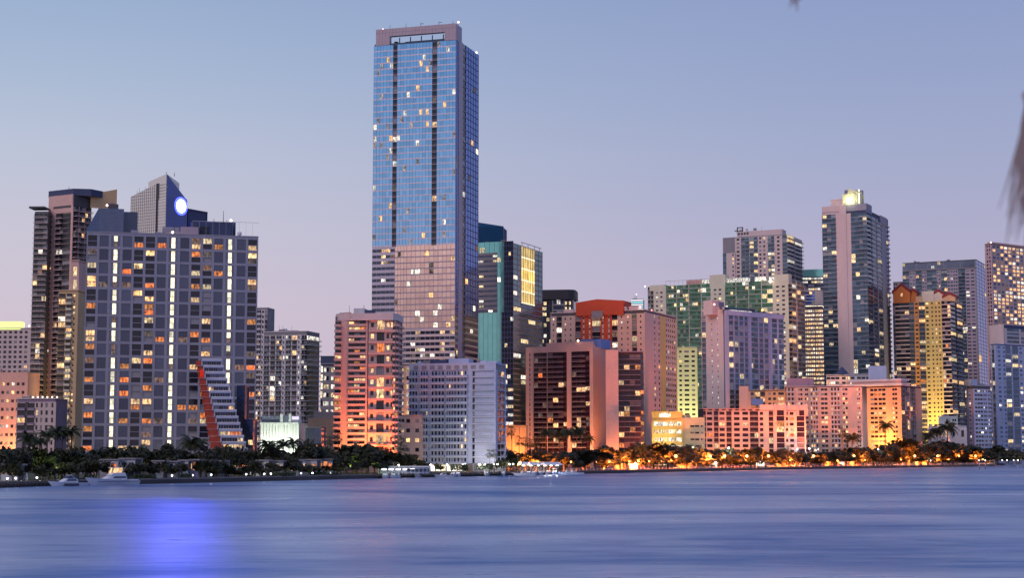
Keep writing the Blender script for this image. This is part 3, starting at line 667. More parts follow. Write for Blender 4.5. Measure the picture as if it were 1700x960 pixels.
for i in range(13): 
    u = i * b.W / 12.6; b.part('fluted_panel#%d' % i).box(u, u + b.W / 12.6 - .22, -.35, 0.45, 0, b.H - .5, hw)
b.part('cornice').box(-.4, b.W + .2, -.7, 0, b.H - .5, b.H + .3, hw); b.part('dark_vents').box(.1, b.W * .55, .6, .8, b.H + .3, b.z(697), midgrey)
b.part('penthouse').box(0, b.W * .98, 1.2, 9, b.H + .3, b.z(691.5), hw); b.part('tower_fin').box(b.W * .52, b.W * .59, -.6, 1, 0, b.z(687.5), hw); b.part('tower_fin').box(b.W * .75, b.W * .81, -.6, 1, 0, b.z(687.5), hw)
b.part('lit_panel').box(b.W * .82, b.W, .9, 1.15, b.z(697), b.z(692), glow('violet_panel_glow', (.72, .65, 1.0), 1.3))
b = Bld('low_block', 'small dark low house with two orange lit windows beside the white hall', 'building', 507, 535, 537, 760, -4, 710, yref=720, wall=SG, dp=10)
b.body(roof=dkgrey); [b.win('f', b.W * t0, b.W * (t0 + .26), b.H * .28, b.H * .62, 0.05, m=ORANGE, frame=black, nm=1) for t0 in (.22, .58)]
b = Bld('low_block', 'plain tan windowless low block between the white hall and the coral-lit tower', 'building', 511, 556, 560, 860, -4, 695, yref=720, wall=paint('sand_render', (.42, .32, .24)), dp=20)
b.body(roof=b.wall); b.fb('f', 0, b.W, -.45, 0, 0, b.H - .4, b.wall); rooftop(b, 695, 521, 556, 11, midgrey, .1, .6)
b = Bld('office_block', 'narrow dark office block with two columns of white lit windows, left of the coral-lit tower', 'building', 532, 560, 563, 1000, -6, 604, yref=640, wall=midgrey, core=SG, lit_=.7, mix=[(WHITE, 4), (YELLOW, 1)], dp=20)
b.body(roof=midgrey); b.strips('f', 608, 14, 'g4 W2 w11 W4 w10 W3', st={'w': dict(sill=.3, h=.5, n=2, gap=.12)})
b.part('dark_crown').box(-.3, b.W * .9, 1, 15, b.H, b.z(591), slate)

# ------------------------------------------------------------------ coral lit tower
b = Bld('condominium_tower', 'pink-banded round-cornered condominium glowing orange-red towards its base, left of the tallest tower', 'building', 555, 656, 661, 800, -5, 524, yref=640, wall=pink, core=dkgrey, lit_=.22, mix=[(WARM, 5), (ORANGE, 2), (DIM, 2), (YELLOW, 1)], dp=22)
b.body(); fsx = 9.45
b.strips('f', 532, fsx, 'b11 W12 c29 W3 _43 b4', st={'b': dict(proj=1.8, rail='solid', railm=pink, wall=pink, rh=.9), 'c': dict(n=3, proj=.6, rail='solid', railm=pink, rh=1.15, wall=dkgrey)})
# bay with alternating tall recesses
ua, ub_ = b.W * 57 / 102, b.W * 97 / 102; fh = b.z(532) - b.z(532 + fsx * 2); k = 0
z1 = b.z(532)
while z1 - fh > 0:
    z0 = z1 - fh; uc1 = ua + (ub_ - ua) * .10; w3 = (ub_ - ua)
    b.c.box(ua, ub_, -1.0, .45, z0 - .12, z0 + .42, pink); b.c.box(ua, ub_, -1.0, -.8, z0 + .42, z0 + 1.05, rose)
    for t0, t1 in ((.0, .08), (.22, .34), (.66, .74), (.87, .93)): b.c.box(ua + w3 * t0, ua + w3 * t1, .0, .45, z0 + .42, z1 - .12, pink)
    for t0, t1 in ((.08, .22), (.74, .87), (.93, 1.0)):
        b.c.box(ua + w3 * t0, ua + w3 * t1, .02, .45, z0 + .42, z0 + .42 + fh * .32, pink); b.c.box(ua + w3 * t0, ua + w3 * t1, .02, .45, z1 - fh * .18, z1 - .12, pink)
        b.win('f', ua + w3 * t0, ua + w3 * t1, z0 + .42 + fh * .32, z1 - fh * .18, -.35, frame=rose, nm=0)
    b.win('f', ua + w3 * .34, ua + w3 * .66, z0 + .45, z1 - .12, -.4, frame=black, nm=2, lp=.4, mix=[(WARM, 2), (ORANGE, 4), (YELLOW, 1)])
    z1 = z0; k += 1
b.c.box(ua, ub_, -1.0, .45, 0, z1 - .13, rose)
pts = [(0, 1.5), (1.5, 0), (b.W * .25, -.4), (b.W * .27, -1.6), (b.W * .8, -1.9), (b.W - 1, -1.2), (b.W + .8, 1.5), (b.W + .8, 20), (0, 20)]
b.part('crown_band').prism(pts, b.z(532) + .02, b.z(520.5), palepink)
rooftop(b, 521, 585, 603, 10, metal, .1, .5); rooftop(b, 521, 603, 616, 7, slate, .1, .5); antenna(b, 598, 512, 8)
b.strips('r', 532, 9.45, 'b10 W2 b10', st={'b': dict(proj=1.2, rail='solid', railm=pink, wall=pink, rh=.9)}); CORAL = b

# ------------------------------------------------------------------ the tallest tower
b = Bld('glass_tower', 'tallest skyscraper, blue glass above pink-silver glow-tinted glass, with an open frame at its top', 'skyscraper', 617, 755, 794, 960, -17, 66, yref=520, wall=stone, core=DG, lit_=.045, mix=[(WHITE, 3), (YELLOW, 1), (WARM, 2), (DIM, 3)])
TALL = b; b.body(z1=b.z(62)); mulb = paint('blue_grey_mullion', (.26, .34, .50), .4)
line = paint('pale_glazing_line', (.70, .64, .74), .4); TW = [(WHITE, 3), (WARM, 2), (PALE, 4)]; 
gs = dict(g=dict(n=6, sp_h=.2, sp=line, dark=BG, mul=mulb, mix=TW), h=dict(n=11, mix=TW, sp_h=.2, sp=line, dark=BG, mul=mulb), G=dict())
DEF['s'] = dict(t='balc', th=.3, n=1, nm=0, proj=.12, rail='bars', rh=1.0, mg=0.05, wall=dkgrey, slab=stone, railm=stone)
b.strips('f', 66, 10.3, 'g33 s7 h59 s8 g31', ybot=405, st=gs)
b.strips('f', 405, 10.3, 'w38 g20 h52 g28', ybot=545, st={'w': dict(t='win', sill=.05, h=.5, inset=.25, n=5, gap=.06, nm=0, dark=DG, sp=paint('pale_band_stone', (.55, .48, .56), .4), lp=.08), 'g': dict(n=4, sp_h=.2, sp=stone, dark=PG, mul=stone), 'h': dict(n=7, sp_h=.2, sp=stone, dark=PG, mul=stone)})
b.strips('f', 545, 10.3, 'w138', ybot=602, st={'w': dict(sill=.05, h=.55, inset=.25, n=17, gap=.08, dark=DG, sp=palepink, lp=.3)})
sides = dict(g=dict(n=2, sp_h=.13, sp=stone, dark=BGD, mul=slate), s=dict(proj=.05, lp=.02), h=dict(n=5, sp_h=.12, sp=slate, dark=BGD, mul=slate))  # side glass is the blue darkened, the side's shade painted in
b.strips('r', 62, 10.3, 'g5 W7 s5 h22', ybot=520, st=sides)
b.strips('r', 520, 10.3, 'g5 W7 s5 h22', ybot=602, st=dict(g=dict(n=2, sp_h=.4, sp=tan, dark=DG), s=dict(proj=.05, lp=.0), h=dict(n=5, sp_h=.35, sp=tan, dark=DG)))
cr = b.part('crown_frame'); zc0, zc1 = b.z(65.5), b.z(38); u1 = b.u('f', 647, 60) ; u2 = b.u('f', 738, 60); ue = b.W; us = b.u('f', 624, 60); zo0, zo1 = b.z(65), b.z(51); dd = b.u('r', 767, 60)
cr.box(us, u1, 0.1, 3, zc0, zc1, stone); cr.box(u2, ue, .1, 3, zc0, zc1, stone); cr.box(u1, u2, .1, 3, zo1, zc1, stone)
cr.box(ue - 3, ue - .05, 3, dd, zc0, zc1, stone); cr.box(us, us + 3, 3, dd, zc0, zc1, stone); cr.box(us + 3, ue - 3, dd - 1.2, dd, b.z(42), zc1, stone)
for i in range(5): u = u1 + (u2 - u1) * (.12 + i * .2); b.part('crown_post#%d' % i).box(u, u + .5, 5, 5.5, zc0, zo1, dkgrey)
b.part('plant_room').box(u1 + 8, u2 - 1, dd * .5, dd * .8, zc0, b.z(58), dkgrey); b.part('plant_room').box(u1 + 1, u1 + 3, 5, 8, zc0, b.z(57), dkgrey)
jl = b.part('crown_joints')
for i in range(1, 24):
    u = us + (ue - us) * i / 24
    if u < u1 or u > u2: jl.box(u, u + .06, .05, .1, zc0, zc1, dkgrey)
    else: jl.box(u, u + .06, .05, .1, zo1, zc1, dkgrey)
jl.box(us, ue, .04, .1, b.z(45), b.z(45) + .06, dkgrey)
for px, y, h, be in ((629, 40, 3, PINK_B), (757, 38, 3, PINK_B), (641, 40, 10, None), (668, 40, 10, None), (693, 39, 9, None), (724, 38, 7, None), (748, 38, 6, None)): antenna(b, px, y, h, .05, be)
tb = b.part('antenna'); 
for px in (693, 724): u = b.u('f', px, 600); tb.box(u, u + 2, b.Dp * .05, b.Dp * .05 + .2, b.z(33), b.z(33) + .25, black)
b.part('beacon').ball((b.W - 1, b.Dp - 2, b.z(62) + 1), .7, PINK_B)
# podium of offices
b = Bld('office_podium', 'brightly lit office floors at the foot of the tallest skyscraper', 'building', 641, 770, 776, 900, -6, 604, yref=640, wall=tan, core=dkgrey, lit_=.55, mix=[(WHITE, 2), (YELLOW, 4)], dp=20)
b.body(roof=palepink); b.strips('f', 607, 13.8, 'w22 W3 w22 W3 w22 W3 w22', ybot=692, st={'w': dict(sill=.3, h=.45, n=3, gap=.1, sp=palepink)}); b.fb('f', 0, b.W, -.45, 0, 0, b.z(692), palepink)
PODK = b
b = Bld('low_block', 'low peach parking block glowing orange between the coral-lit tower and the white balcony block', 'building', 648, 700, 703, 830, -4, 690, yref=720, wall=pink, dp=15, lit_=.3, mix=[(ORANGE, 1), (WARM, 2)])
b.body(roof=pink); b.strips('f', 692, 16, 'W18 w9 W2 w9 W8 w9 W4', st={'w': dict(h=.4, sill=.35)})

# ------------------------------------------------------------------ teal bank tower
b = Bld('office_tower', 'teal glass office tower with a glowing golden atrium slot near its top', 'skyscraper', 780, 852, 901, 1080, -22, 402, yref=560, wall=midgrey, core=DG, lit_=.03, mix=[(WHITE, 3), (YELLOW, 2)])
TEAL = b; b.body()
mt = paint('grey_mullion', (.20, .22, .24), .4); gt_ = dict(g=dict(n=7, sp_h=.08, sp=TG, dark=TG, mul=mt), h=dict(n=4, sp_h=.3, sp=slate, dark=DG, mul=mt), w=dict(sill=.1, h=.42, inset=.25, n=6, gap=.03, dark=DG, sp=midgrey, lp=.12), k=dict())
b.strips('f', 400, 8.6, 'g56 h15', ybot=418, st=gt_)
b.strips('f', 418, 8.6, 'w45 g11 h15', ybot=518, st=dict(gt_, g=dict(n=2, sp_h=.08, sp=TG, dark=TG, mul=mt)))
b.strips('f', 518, 8.6, 'g52 h19', ybot=640, st=gt_); b.strips('f', 640, 14, 'w71', st=dict(w=dict(sill=.3, h=.35, n=8, gap=.03, dark=DG, sp=SG, lp=.5)))
GS = glass('green_slate_glass', (.13, .22, .23), .12, .75, .03, .2, .15); gr = dict(g=dict(n=2, sp_h=.25, sp=midgrey, dark=GS, mul=mt), h=dict(n=4, sp_h=.25, sp=midgrey, dark=GS, mul=mt, lp=.05))
b.strips('r', 404, 8.6, 'g13 _23 g13', ybot=500, st=gr); b.strips('r', 500, 8.6, 'h49', ybot=700, st=gr)
atr = lit('atrium_gold', (1.0, .62, .16), (1.0, .72, .28), 1.15, .5, .25); ya, yb = .45 + (b.Dp - .9) * 13 / 49, .45 + (b.Dp - .9) * 36 / 49
for i in range(5):
    z0 = b.z(500 - i * 19.2); z1 = b.z(500 - (i + 1) * 19.2) 
    A_ = b.part('atrium_bay#%d' % i); A_.box(b.W - .44, b.W - .3, ya, yb, z0 + .9, z1 - .1, atr); A_.box(b.W - .44, b.W - .15, ya, yb, z0, z0 + .9, glow('atrium_floor_light', (1, .88, .6), 1.6))
for i in range(7): y = ya + (yb - ya) * i / 6 - .08; b.part('atrium_mullion').box(b.W - .5, b.W + .02, max(y, ya), max(y, ya) + .16, b.z(502), b.z(404), mt)
for i in range(26): b.part('atrium_mullion').box(b.W - .48, b.W - .05, ya, yb, b.z(502 - i * 3.84), b.z(502 - i * 3.84) + .1, mt)
b.c.box(b.W - .9, b.W, ya, yb, b.z(504), b.z(502), mt)
b.part('roof_frame').box(b.W - .4, b.W, ya, b.Dp - 2, b.z(398), b.z(397), metal)
for t0 in (.3, .5, .72, .9): b.part('roof_frame').box(b.W - .4, b.W, b.Dp * t0, b.Dp * t0 + .4, b.z(404), b.z(398), metal)
v = Bld('x', '', '', 780, 836, 838, 1130, -8, 376, yref=400, parent=b, wall=slate, core=slate, dp=16); v.body(); v.fb('f', 0, v.W, -.4, 0, 0, v.H, glass('teal_blue_screen', (.06, .22, .42), .12, .8)); 
v.part('crown_screen').hexa([(0, 0, v.H), (v.W, 0, v.H), (v.W, .5, v.H), (0, .5, v.H), (0, 0, v.z(366)), (v.W, 0, v.z(376) + .1), (v.W, .5, v.z(376) + .1), (0, .5, v.z(366))], MATS['teal_blue_screen'])
antenna(v, 806, 374, 2, .1, PINK_B)

b = Bld('office_block', 'office block with a rounded black top floor and yellow lit floors, behind the teal tower', 'building', 897, 953, 957, 1250, -8, 497, yref=560, wall=mt, core=DG, lit_=.28, mix=[(YELLOW, 4), (WHITE, 2)], dp=24)
b.body(); b.strips('f', 498, 9, 'W1 w19 W2 g18 W2 w13 W2', st={'w': dict(n=4, gap=.04, sill=.1, h=.6, sp=black, dark=DG), 'g': dict(n=3, dark=SG, sp=midgrey)})
b.part('black_crown').prism([(-1, 2), (1, -1), (b.W - 4, -1.2), (b.W, 1), (b.W + 1, 6), (b.W + 1, 22), (-1, 22)], b.z(497), b.z(481), black)

# ------------------------------------------------------------------ coral red centre condominium
b = Bld('condominium_block', 'pink condominium with a coral-red centre bay and gabled red roof, its right flank ochre yellow', 'building', 914, 1071, 1124, 1180, -24, 514, yref=600, wall=peach, core=dkgrey, lit_=.14)
b.body(roof=palepink)
b.strips('f', 520, 9.3, 'W4 v3 W4 b10 W5 v3 W7 v3 W7 c10 X4 v3 X8 v3 X3 b15 X3 v3 X8 v3 X4 c10 W6 v3 W8 v3 W6 b9 W5 v3 W6', st={'X': dict(wall=red), 'b': dict(rail='bars', railm=midgrey, proj=.5), 'c': dict(n=1, proj=.5, rail='bars', railm=midgrey, lp=.45), 'v': dict(h=.36, gap=.12)})
b.strips('r', 518, 9.3, 'W16 v3 W5 v3 X8 X3 v3 X1 v3 X1 v3 X1 v3 X1 v3 X2', st={'X': dict(wall=yellow), 'v': dict(gap=.1, h=.5, wall=palepink, sp=None)})
ua, ub_ = b.u('f', 957, 515), b.u('f', 1036, 515)
cz = b.part('red_gable'); um = (ua + ub_) / 2 - 2
cz.prism([(ua, -1.5), (ub_, -1.5), (ub_, 16), (ua, 16)], b.z(521), b.z(501), red)
cz.hexa([(ua, -1.5, b.z(501)), (um, -1.5, b.z(501)), (um, 16, b.z(501)), (ua, 16, b.z(501)), (ua, -1.5, b.z(498.5)), (um, -1.5, b.z(494)), (um, 16, b.z(494)), (ua, 16, b.z(498.5))], red)
cz.hexa([(um + .02, -1.5, b.z(501)), (ub_, -1.5, b.z(501)), (ub_, 16, b.z(501)), (um + .02, 16, b.z(501)), (um + .02, -1.5, b.z(494)), (ub_, -1.5, b.z(498)), (ub_, 16, b.z(498)), (um + .02, 16, b.z(494))], red)
b.part('grey_bay').prism([(um - 2.5, -1.6), (um + 3.5, -1.6), (um + 5, -2.4), (um - 4, -2.4)][::-1], b.z(526), b.z(514), midgrey)
for x0, x1, y in ((936, 952, 509), (1026, 1040, 508), (1044, 1058, 508)): b.part('curved_parapet').prism([(b.u('f', x0, 515), 0), (b.u('f', x1, 515), 0), (b.u('f', x1, 515), 2), (b.u('f', x0, 515), 2)], b.z(515), b.z(y), palepink)
b.part('beacon').ball((b.u('f', 1062, 510), 1, b.z(509.5)), .8, RED_B); antenna(b, 1066, 514, 3, .3, RED_B)
b = Bld('podium_block', 'yellow-lit parking podium with white bright floors below the ochre flank', 'building', 1082, 1134, 1137, 1140, -5, 684, yref=700, wall=yellow, lit_=.9, mix=[(WHITE, 3), (YELLOW, 1)], dp=14)
b.body(roof=yellow); b.strips('f', 697, 13, 'W3 w22 W2 w20 W3', st={'w': dict(n=3, gap=.06, sill=.2, h=.5)}); PODY = b
b.fb('f', b.W * .25, b.W * .6, -.45, .02, b.z(693), b.z(686), WHITE, 'lit_sign_band')
b = Bld('podium_block', 'plain cream podium with slotted openings, beside the yellow-lit podium', 'building', 1128, 1170, 1172, 1140, -5, 694, yref=710, wall=paint('warm_cream_render', (.62, .55, .38)), lit_=.1, dp=12)
b.body(roof=b.wall); b.strips('f', 703, 11, 'W16 w14 W2 w4 W2', st={'w': dict(n=2, gap=.1, sill=.4, h=.28)}); b.fb('f', 0, b.W, -.45, 0.01, b.z(703), b.z(695), b.wall)

# ------------------------------------------------------------------ brown block with pink end walls
b = Bld('condominium_block', 'dark wine-brown glazed condominium between salmon pink end walls, on the waterfront at centre', 'building', 873, 985, 1026, 1060, -30, 575, yref=680, wall=pink, core=brown, lit_=.08, mix=[(WARM, 4), (ORANGE, 2), (DIM, 3)], dp=None)
b.Dp = min(b.Dp, 45); BROWN = b; b.body()
bw = dict(b=dict(proj=1.0, rail='bars', railm=stone, slab=stone, wall=brown, dark=WINE, n=2), c=dict(proj=1.0, rail='bars', railm=stone, slab=stone, wall=brown, dark=WINE, n=3, nm=1), d=dict(n=1, gap=.05, wall=brown, dark=WINE), g=dict(n=1, dark=WINE, sp=brown))
b.strips('f', 583, 8.4, 'W5 v2 W5 c20 W1 c24 g5 W7 c21 g6 W5', st=dict(bw, v=dict(gap=.1, h=.7)))
b.fb('f', 0, b.W, -.45, .05, b.z(583) , b.z(573), pink, 'parapet'); b.fb('f', b.W * .3, b.W, -1.5, -.5, b.z(573), b.z(567), pink, 'parapet')
b.fb('r', 0, b.Dp, -.45, 0, 0, b.H, pink)
b.part('pink_fin').box(b.W - 1, b.W + 1.5, -3, -0.01, 0, b.z(572), pink)
rooftop(b, 573, 930, 960, 9, pink, .2, .4); b.part('blue_roof_box').box(b.W * .72, b.W + 2, 7, 22, b.H - 1, b.z(562), bluepaint)
b.part('roof_lamp').ball((b.u('f', 960, 570), -.3, b.z(565)), .7, glow('roof_lamp_warm', (1, .7, .45), 6))
v = Bld('x', '', '', 1022, 1069, 1071, 1045, -3, 584, yref=680, parent=b, wall=pink, core=brown, dp=22, lit_=.13, mix=[(ORANGE, 3), (WARM, 4)])
v.body(roof=purple); v.strips('f', 588, 8.6, 'g5 b36 g5', st=dict(b=dict(proj=1.2, rail='bars', railm=slate, slab=stone, wall=brown, dark=WINE, n=4), g=dict(n=1, dark=DG, sp=brown)))
v = Bld('x', '', '', 1006, 1027, 1028, 1040, -3, 581, yref=680, parent=b, wall=pink, dp=24); v.c.box(0, v.W, 0, v.Dp, 0, v.H, pink)
b = Bld('low_block', 'low orange-lit wall of a parking deck with planters on top, left of the brown block', 'building', 838, 874, 876, 1000, -3, 707, yref=720, wall=paint('deck_orange_render', (.58, .34, .18)), dp=14)
b.body(roof=b.wall); b.strips('f', 709, 13, 'W9 w.6 W9 w.6 W9', st={'w': dict(h=.9, sill=.05, gap=0, lp=0)}); DECK = b

# ------------------------------------------------------------------ white balcony block at the marina
b = Bld('condominium_block', 'white balcony-banded waterfront block with blank bluish right bay, behind the marina', 'building', 679, 823, 840, 832, -14, 603, yref=690, wall=cool, core=midgrey, lit_=.035, dp=None)
b.Dp = min(b.Dp, 28); WHITEB = b; b.body(roof=cool)
aw = dict(b=dict(proj=1.5, rail='solid', rh=.85, railm=cool, slab=whitepaint, wall=cool, n=4, wf=.6, th=.36), c=dict(proj=1.5, rail='solid', rh=.85, railm=cool, slab=whitepaint, wall=cool, n=3, wf=.6, th=.36),
          d=dict(n=1, h=.78, gap=.5, inset=.3), v=dict(gap=.5, n=1, h=.66, sill=.12))
b.strips('f', 614, 11.1, 'c16 W4 c14 W5 b24 W2 c13 b24 W6 d8 W34', ybot=770, st=aw)
for k in range(14):
    z = b.z(614 + 11.1 * k) - .3; b.part('ledge#%d' % k).box(b.W * .75, b.W * .97, -.9, 0, z - .15, z + .12, whitepaint)
    b.part('ledge#%d' % k).box(b.W * .75, b.W * .97, -.9, -.82, z + .9, z + 1.0, whitepaint)
b.strips('r', 614, 11.1, 'W3 b12 W2', ybot=770, st=dict(b=dict(proj=1.4, rail='bars', railm=whitepaint, slab=whitepaint, n=2, lp=.15)))
b.fb('f', 0, b.W, -.45, .02, b.z(614), b.z(604), cool, 'parapet')
for i in range(9): u = b.W * (.05 + i * .095); b.fb('f', u, u + 2.6, .02, .12, b.z(612.5), b.z(606), midgrey, 'arched_opening#%d' % i)
rooftop(b, 603, 742, 775, 9, cool, .15, .6); rooftop(b, 603, 712, 738, 7, slate, .2, .5); rooftop(b, 603, 800, 822, 4, cool, .2, .6)
shop = lit('shopfront_light', (1, .93, .75), (1, .85, .6), 2.4, .5, .5)
for i in range(16):
    u = b.W * i / 16
    if 3 <= i <= 9: b.part('lit_shopfront#%d' % i).box(u + .2, u + b.W / 16 - .2, -.06, 0, .4, 3.4, shop)
    b.part('ground_column#%d' % i).box(u - .15, u + .15, -1.0, -.7, 0, 4, cool)
# ------------------------------------------------------------------ green glass condominium
b = Bld('condominium_block', 'green glass fronted condominium with cream end towers, right of centre', 'building', 1076, 1310, 1337, 1490, -28, 461, yref=560, wall=cream, core=dkgrey, lit_=.10, mix=[(YELLOW, 3), (WHITE, 2), (WARM, 1)])
b.body(z1=b.z(464)); gst = dict(c=dict(n=4, proj=.8, rail='glass', railm=GG, slab=metal, wall=MATS['green_tinted_glass'], dark=GG), b=dict(n=2, proj=.8, rail='bars', railm=metal, slab=cream), v=dict(n=2, gap=.5, h=.4), g=dict(n=3, dark=GG, sp=metal, sp_h=.12), h=dict(n=2, dark=GG, sp=metal, sp_h=.12))
b.strips('f', 464, 7.6, 'b9 W2 v14 W4 c16 W1 c18 W1 c18 W1 h14 W3 v15 W4 c16 W1 c18 W1 c18 W1 h16 W3 v17 W3', st=gst)
b.strips('r', 462, 7.6, 'b12 W2 b12', st=dict(b=dict(n=2, proj=2.0, rail='bars', railm=metal, slab=cream, lp=.12)))
for x0, x1, y in ((1078, 1103, 462), (1178, 1204, 450), (1285, 1309, 455)):
    b.part('stair_tower#%d' % x0).box(b.u('f', x0, 460), b.u('f', x1, 460), .1, 9, b.z(472), b.z(y), cream)
b.part('blue_panel').box(b.W - .02, b.W + .1, 1, 9, b.z(466), b.z(457), paint('cobalt_panel', (.03, .08, .5)))
for x in range(1105, 1284, 7):
    if 1178 < x < 1204: continue
    u = b.u('f', x, 460); b.part('crown_trellis').box(u, u + .18, .3, .5, b.z(464), b.z(456), metal)
b.part('crown_trellis').box(b.u('f', 1104, 460), b.u('f', 1177, 460), .25, .55, b.z(456.5), b.z(455.8), metal)
for x0, x1 in ((1164, 1177), (1206, 1222), (1226, 1240), (1252, 1268)): b.part('lit_penthouse#%d' % x0).box(b.u('f', x0, 460), b.u('f', x1, 460), 2, 8, b.z(464), b.z(457), WHITE)
b.part('roof_domes').prism([(b.u('f', 1136, 460), 5), (b.u('f', 1164, 460), 5), (b.u('f', 1164, 460), 12), (b.u('f', 1136, 460), 12)], b.z(464), b.z(456), rose)
for i in range(3): b.part('roof_dome#%d' % i).ball((b.u('f', 1141 + 9 * i, 460), 8, b.z(456)), 2.0, rose, 8, 6, .6)
b.part('beacon').ball((b.u('f', 1280, 470), -2, b.z(466)), 1.3, glow('rooftop_flood_glow', (1, .75, .6), 7)); b.part('beacon').ball((b.u('f', 1070, 460), 1, b.z(463)), .7, PINK_B)
b = Bld('condominium_block', 'low lime-yellow lit wing in front of the green glass condominium', 'building', 1124, 1158, 1162, 1420, -8, 577, yref=640, wall=limey, core=limey, lit_=.08, dp=12); LIME = b
b.body(roof=limey); b.strips('f', 580, 8.0, 'W3 v4 W3 v7 W3 v5 W3', st={'v': dict(h=.42, gap=.1)})
# white tower behind
b = Bld('condominium_tower', 'white stepped apartment tower with a square roof frame standing behind the green glass block', 'building', 1200, 1307, 1332, 1680, -26, 378, yref=440, wall=palepink, core=midgrey, lit_=.10, mix=[(YELLOW, 3), (WHITE, 3)])
z_ = b.z(388); b.body(z1=z_)
b.strips('f', 390, 6.8, '_22 W2 v7 W2 c14 W1 c14 W2 v5 W2 v5 W4 c11 W4 v6 W4 g8', st=dict(c=dict(n=2, rail='glass', railm=AQ, slab=white, dark=AQ, wall=white), v=dict(h=.5, n=1, gap=.3), g=dict(n=1, dark=AQ, sp=midgrey)))
b.strips('f', 415, 6.8, 'h6 W9 v4 W3', x1=1222, yx=440, st=dict(h=dict(n=1, dark=AQ, sp=midgrey, lp=.2)))
b.strips('r', 388, 6.8, 'b12 W1 b12', st=dict(b=dict(n=1, proj=2.2, rail='bars', railm=metal, slab=midgrey, dark=AQ)))
ua = b.u('f', 1222, 400); ub_ = b.u('f', 1297, 400); uc = b.u('f', 1246, 400)
b.part('roof_block').box(ua, ub_, 4, 18, z_ - 2, b.z(379), palepink)
for i in range(4):
    for j in range(3): b.part('roof_vent#%d%d' % (i, j)).box(ua + .8 + i * 3.2, ua + 3 + i * 3.2, 3.8, 4.0, b.z(398 - j * 6.6), b.z(398 - j * 6.6 - 4), dkgrey)
b.part('roof_block').box(ua, uc, 4.02, 12, b.z(402), b.z(382), palepink)
fr = b.part('roof_frame')
for x0, x1, y0, y1 in ((1221, 1222.4, 384, 371), (1229.6, 1231, 384, 371), (1221, 1231, 372.4, 371), (1221, 1231, 378.4, 377)): fr.box(b.u('f', x0, 400), b.u('f', x1, 400), 5.1, 6.3, b.z(y0), b.z(y1), dkgrey)
antenna(b, 1260, 379, 9, .3); antenna(b, 1295, 379, 1, .3, PINK_B); antenna(b, 1247, 379, 1, .3, PINK_B)

# teal office behind with lit floors
b = Bld('office_tower', 'teal topped office tower with yellow lit floors, just left of the tall slender tower', 'building', 1322, 1368, 1372, 1850, -14, 449, yref=520, wall=slate, core=SG, lit_=.6, mix=[(YELLOW, 3), (WHITE, 3)], dp=25)
b.body(); b.fb('f', 0, b.W, -.45, 0, b.z(459), b.z(447), TG); b.strips('f', 459, 5.9, 'w46', ybot=500, st={'w': dict(n=9, gap=.15, sill=.2, h=.5, sp=SG)})
b = Bld('office_tower', 'amber-lit office tower with every floor glowing, left of the tall white-finned balcony tower', 'building', 1329, 1367, 1370, 1750, -14, 508, yref=560, wall=purple, core=dkgrey, lit_=.85, mix=[(YELLOW, 3), (WARM, 3), (WHITE, 2)], dp=25)
b.body(roof=WHITE); b.strips('f', 512, 7.0, 'w24 W1 w13', st={'w': dict(n=7, gap=.16, sill=.15, h=.48, sp=rose)})
v = Bld('x', '', '', 1336, 1367, 1368, 1790, -14, 482, yref=560, parent=b, wall=palepink, dp=20, lit_=.05); v.body(roof=palepink); v.strips('f', 484, 6, 'g18 W13', ybot=506, st=dict(g=dict(n=4, dark=BGD, sp=palepink)))

# blue-white condominium in front
b = Bld('condominium_block', 'bluish white condominium with solid left shaft and blue gridded front before the green block', 'building', 1165, 1204, 1302, 1340, 40, 518, yref=600, wall=palepink, core=slate, lit_=.07, mix=[(YELLOW, 3), (WHITE, 3), (DIM, 1)])
b.psi = b.psi
b.Dp = min(b.Dp, 45); b.body(); cw_ = cool
b.strips('l', 514, 8.8, 'c6 W8 v1.5 W7 v1.5 W8 X1.5', st=dict(c=dict(n=1, rail='bars', railm=stone, dark=AQ), v=dict(gap=.1, h=.28, lp=.45, mix=[(WHITE, 1)]), X=dict(wall=dkgrey)))
b.strips('f', 522, 8.8, 'W7 c10 c8 c9 c7 W4 g5 c9 c9 c9 W4 g9 W3 g9', st=dict(c=dict(n=1, nm=2, proj=.9, rail='bars', railm=cw_, slab=cw_, wall=cw_, dark=AQ, wf=.75), W=dict(wall=cw_), g=dict(n=2, dark=AQ, sp=cw_, sp_h=.15)))
b.fb('f', 0, b.W, -.45, 1.0, b.z(523), b.z(515), cw_, 'parapet'); b.fb('l', 0, b.Dp - .5, -.45, 0.0, b.z(514), b.z(510), palepink, 'parapet')
u = 2; pb = b.part('penthouse'); pb.box(-6, 4, 8, 18, b.H - 2, b.z(498), palepink); pb.box(2, 8, 7.8, 18, b.H - 2, b.z(500), purple)
pb.box(9, b.W * .6, 6, 14, b.H - 1, b.z(508), slate); pb.box(b.W * .15, b.W * .5, 3, 5.9, b.H - 1, b.z(513), WHITE); pb.box(b.W * .66, b.W * .95, 5, 10, b.H - 1, b.z(512), cool)
for x in (1199, 1206, 1262, 1270):
    u = b.u('f', x, 515); b.part('roof_umbrella#%d' % x).tube([(u, 1.5, b.z(516)), (u, 1.5, b.z(512))], [.1, .1], black, 4); b.part('roof_umbrella#%d' % x).tube([(u, 1.5, b.z(513.5)), (u, 1.5, b.z(510.5))], [2.2, .1], black, 8)
b.part('beacon').ball((b.u('f', 1270, 515), 3, b.z(509)), .9, glow('orange_roof_glow', (1, .35, .1), 5)); b.part('beacon').ball((-4, 7.5, b.z(505)), .6, PINK_B)

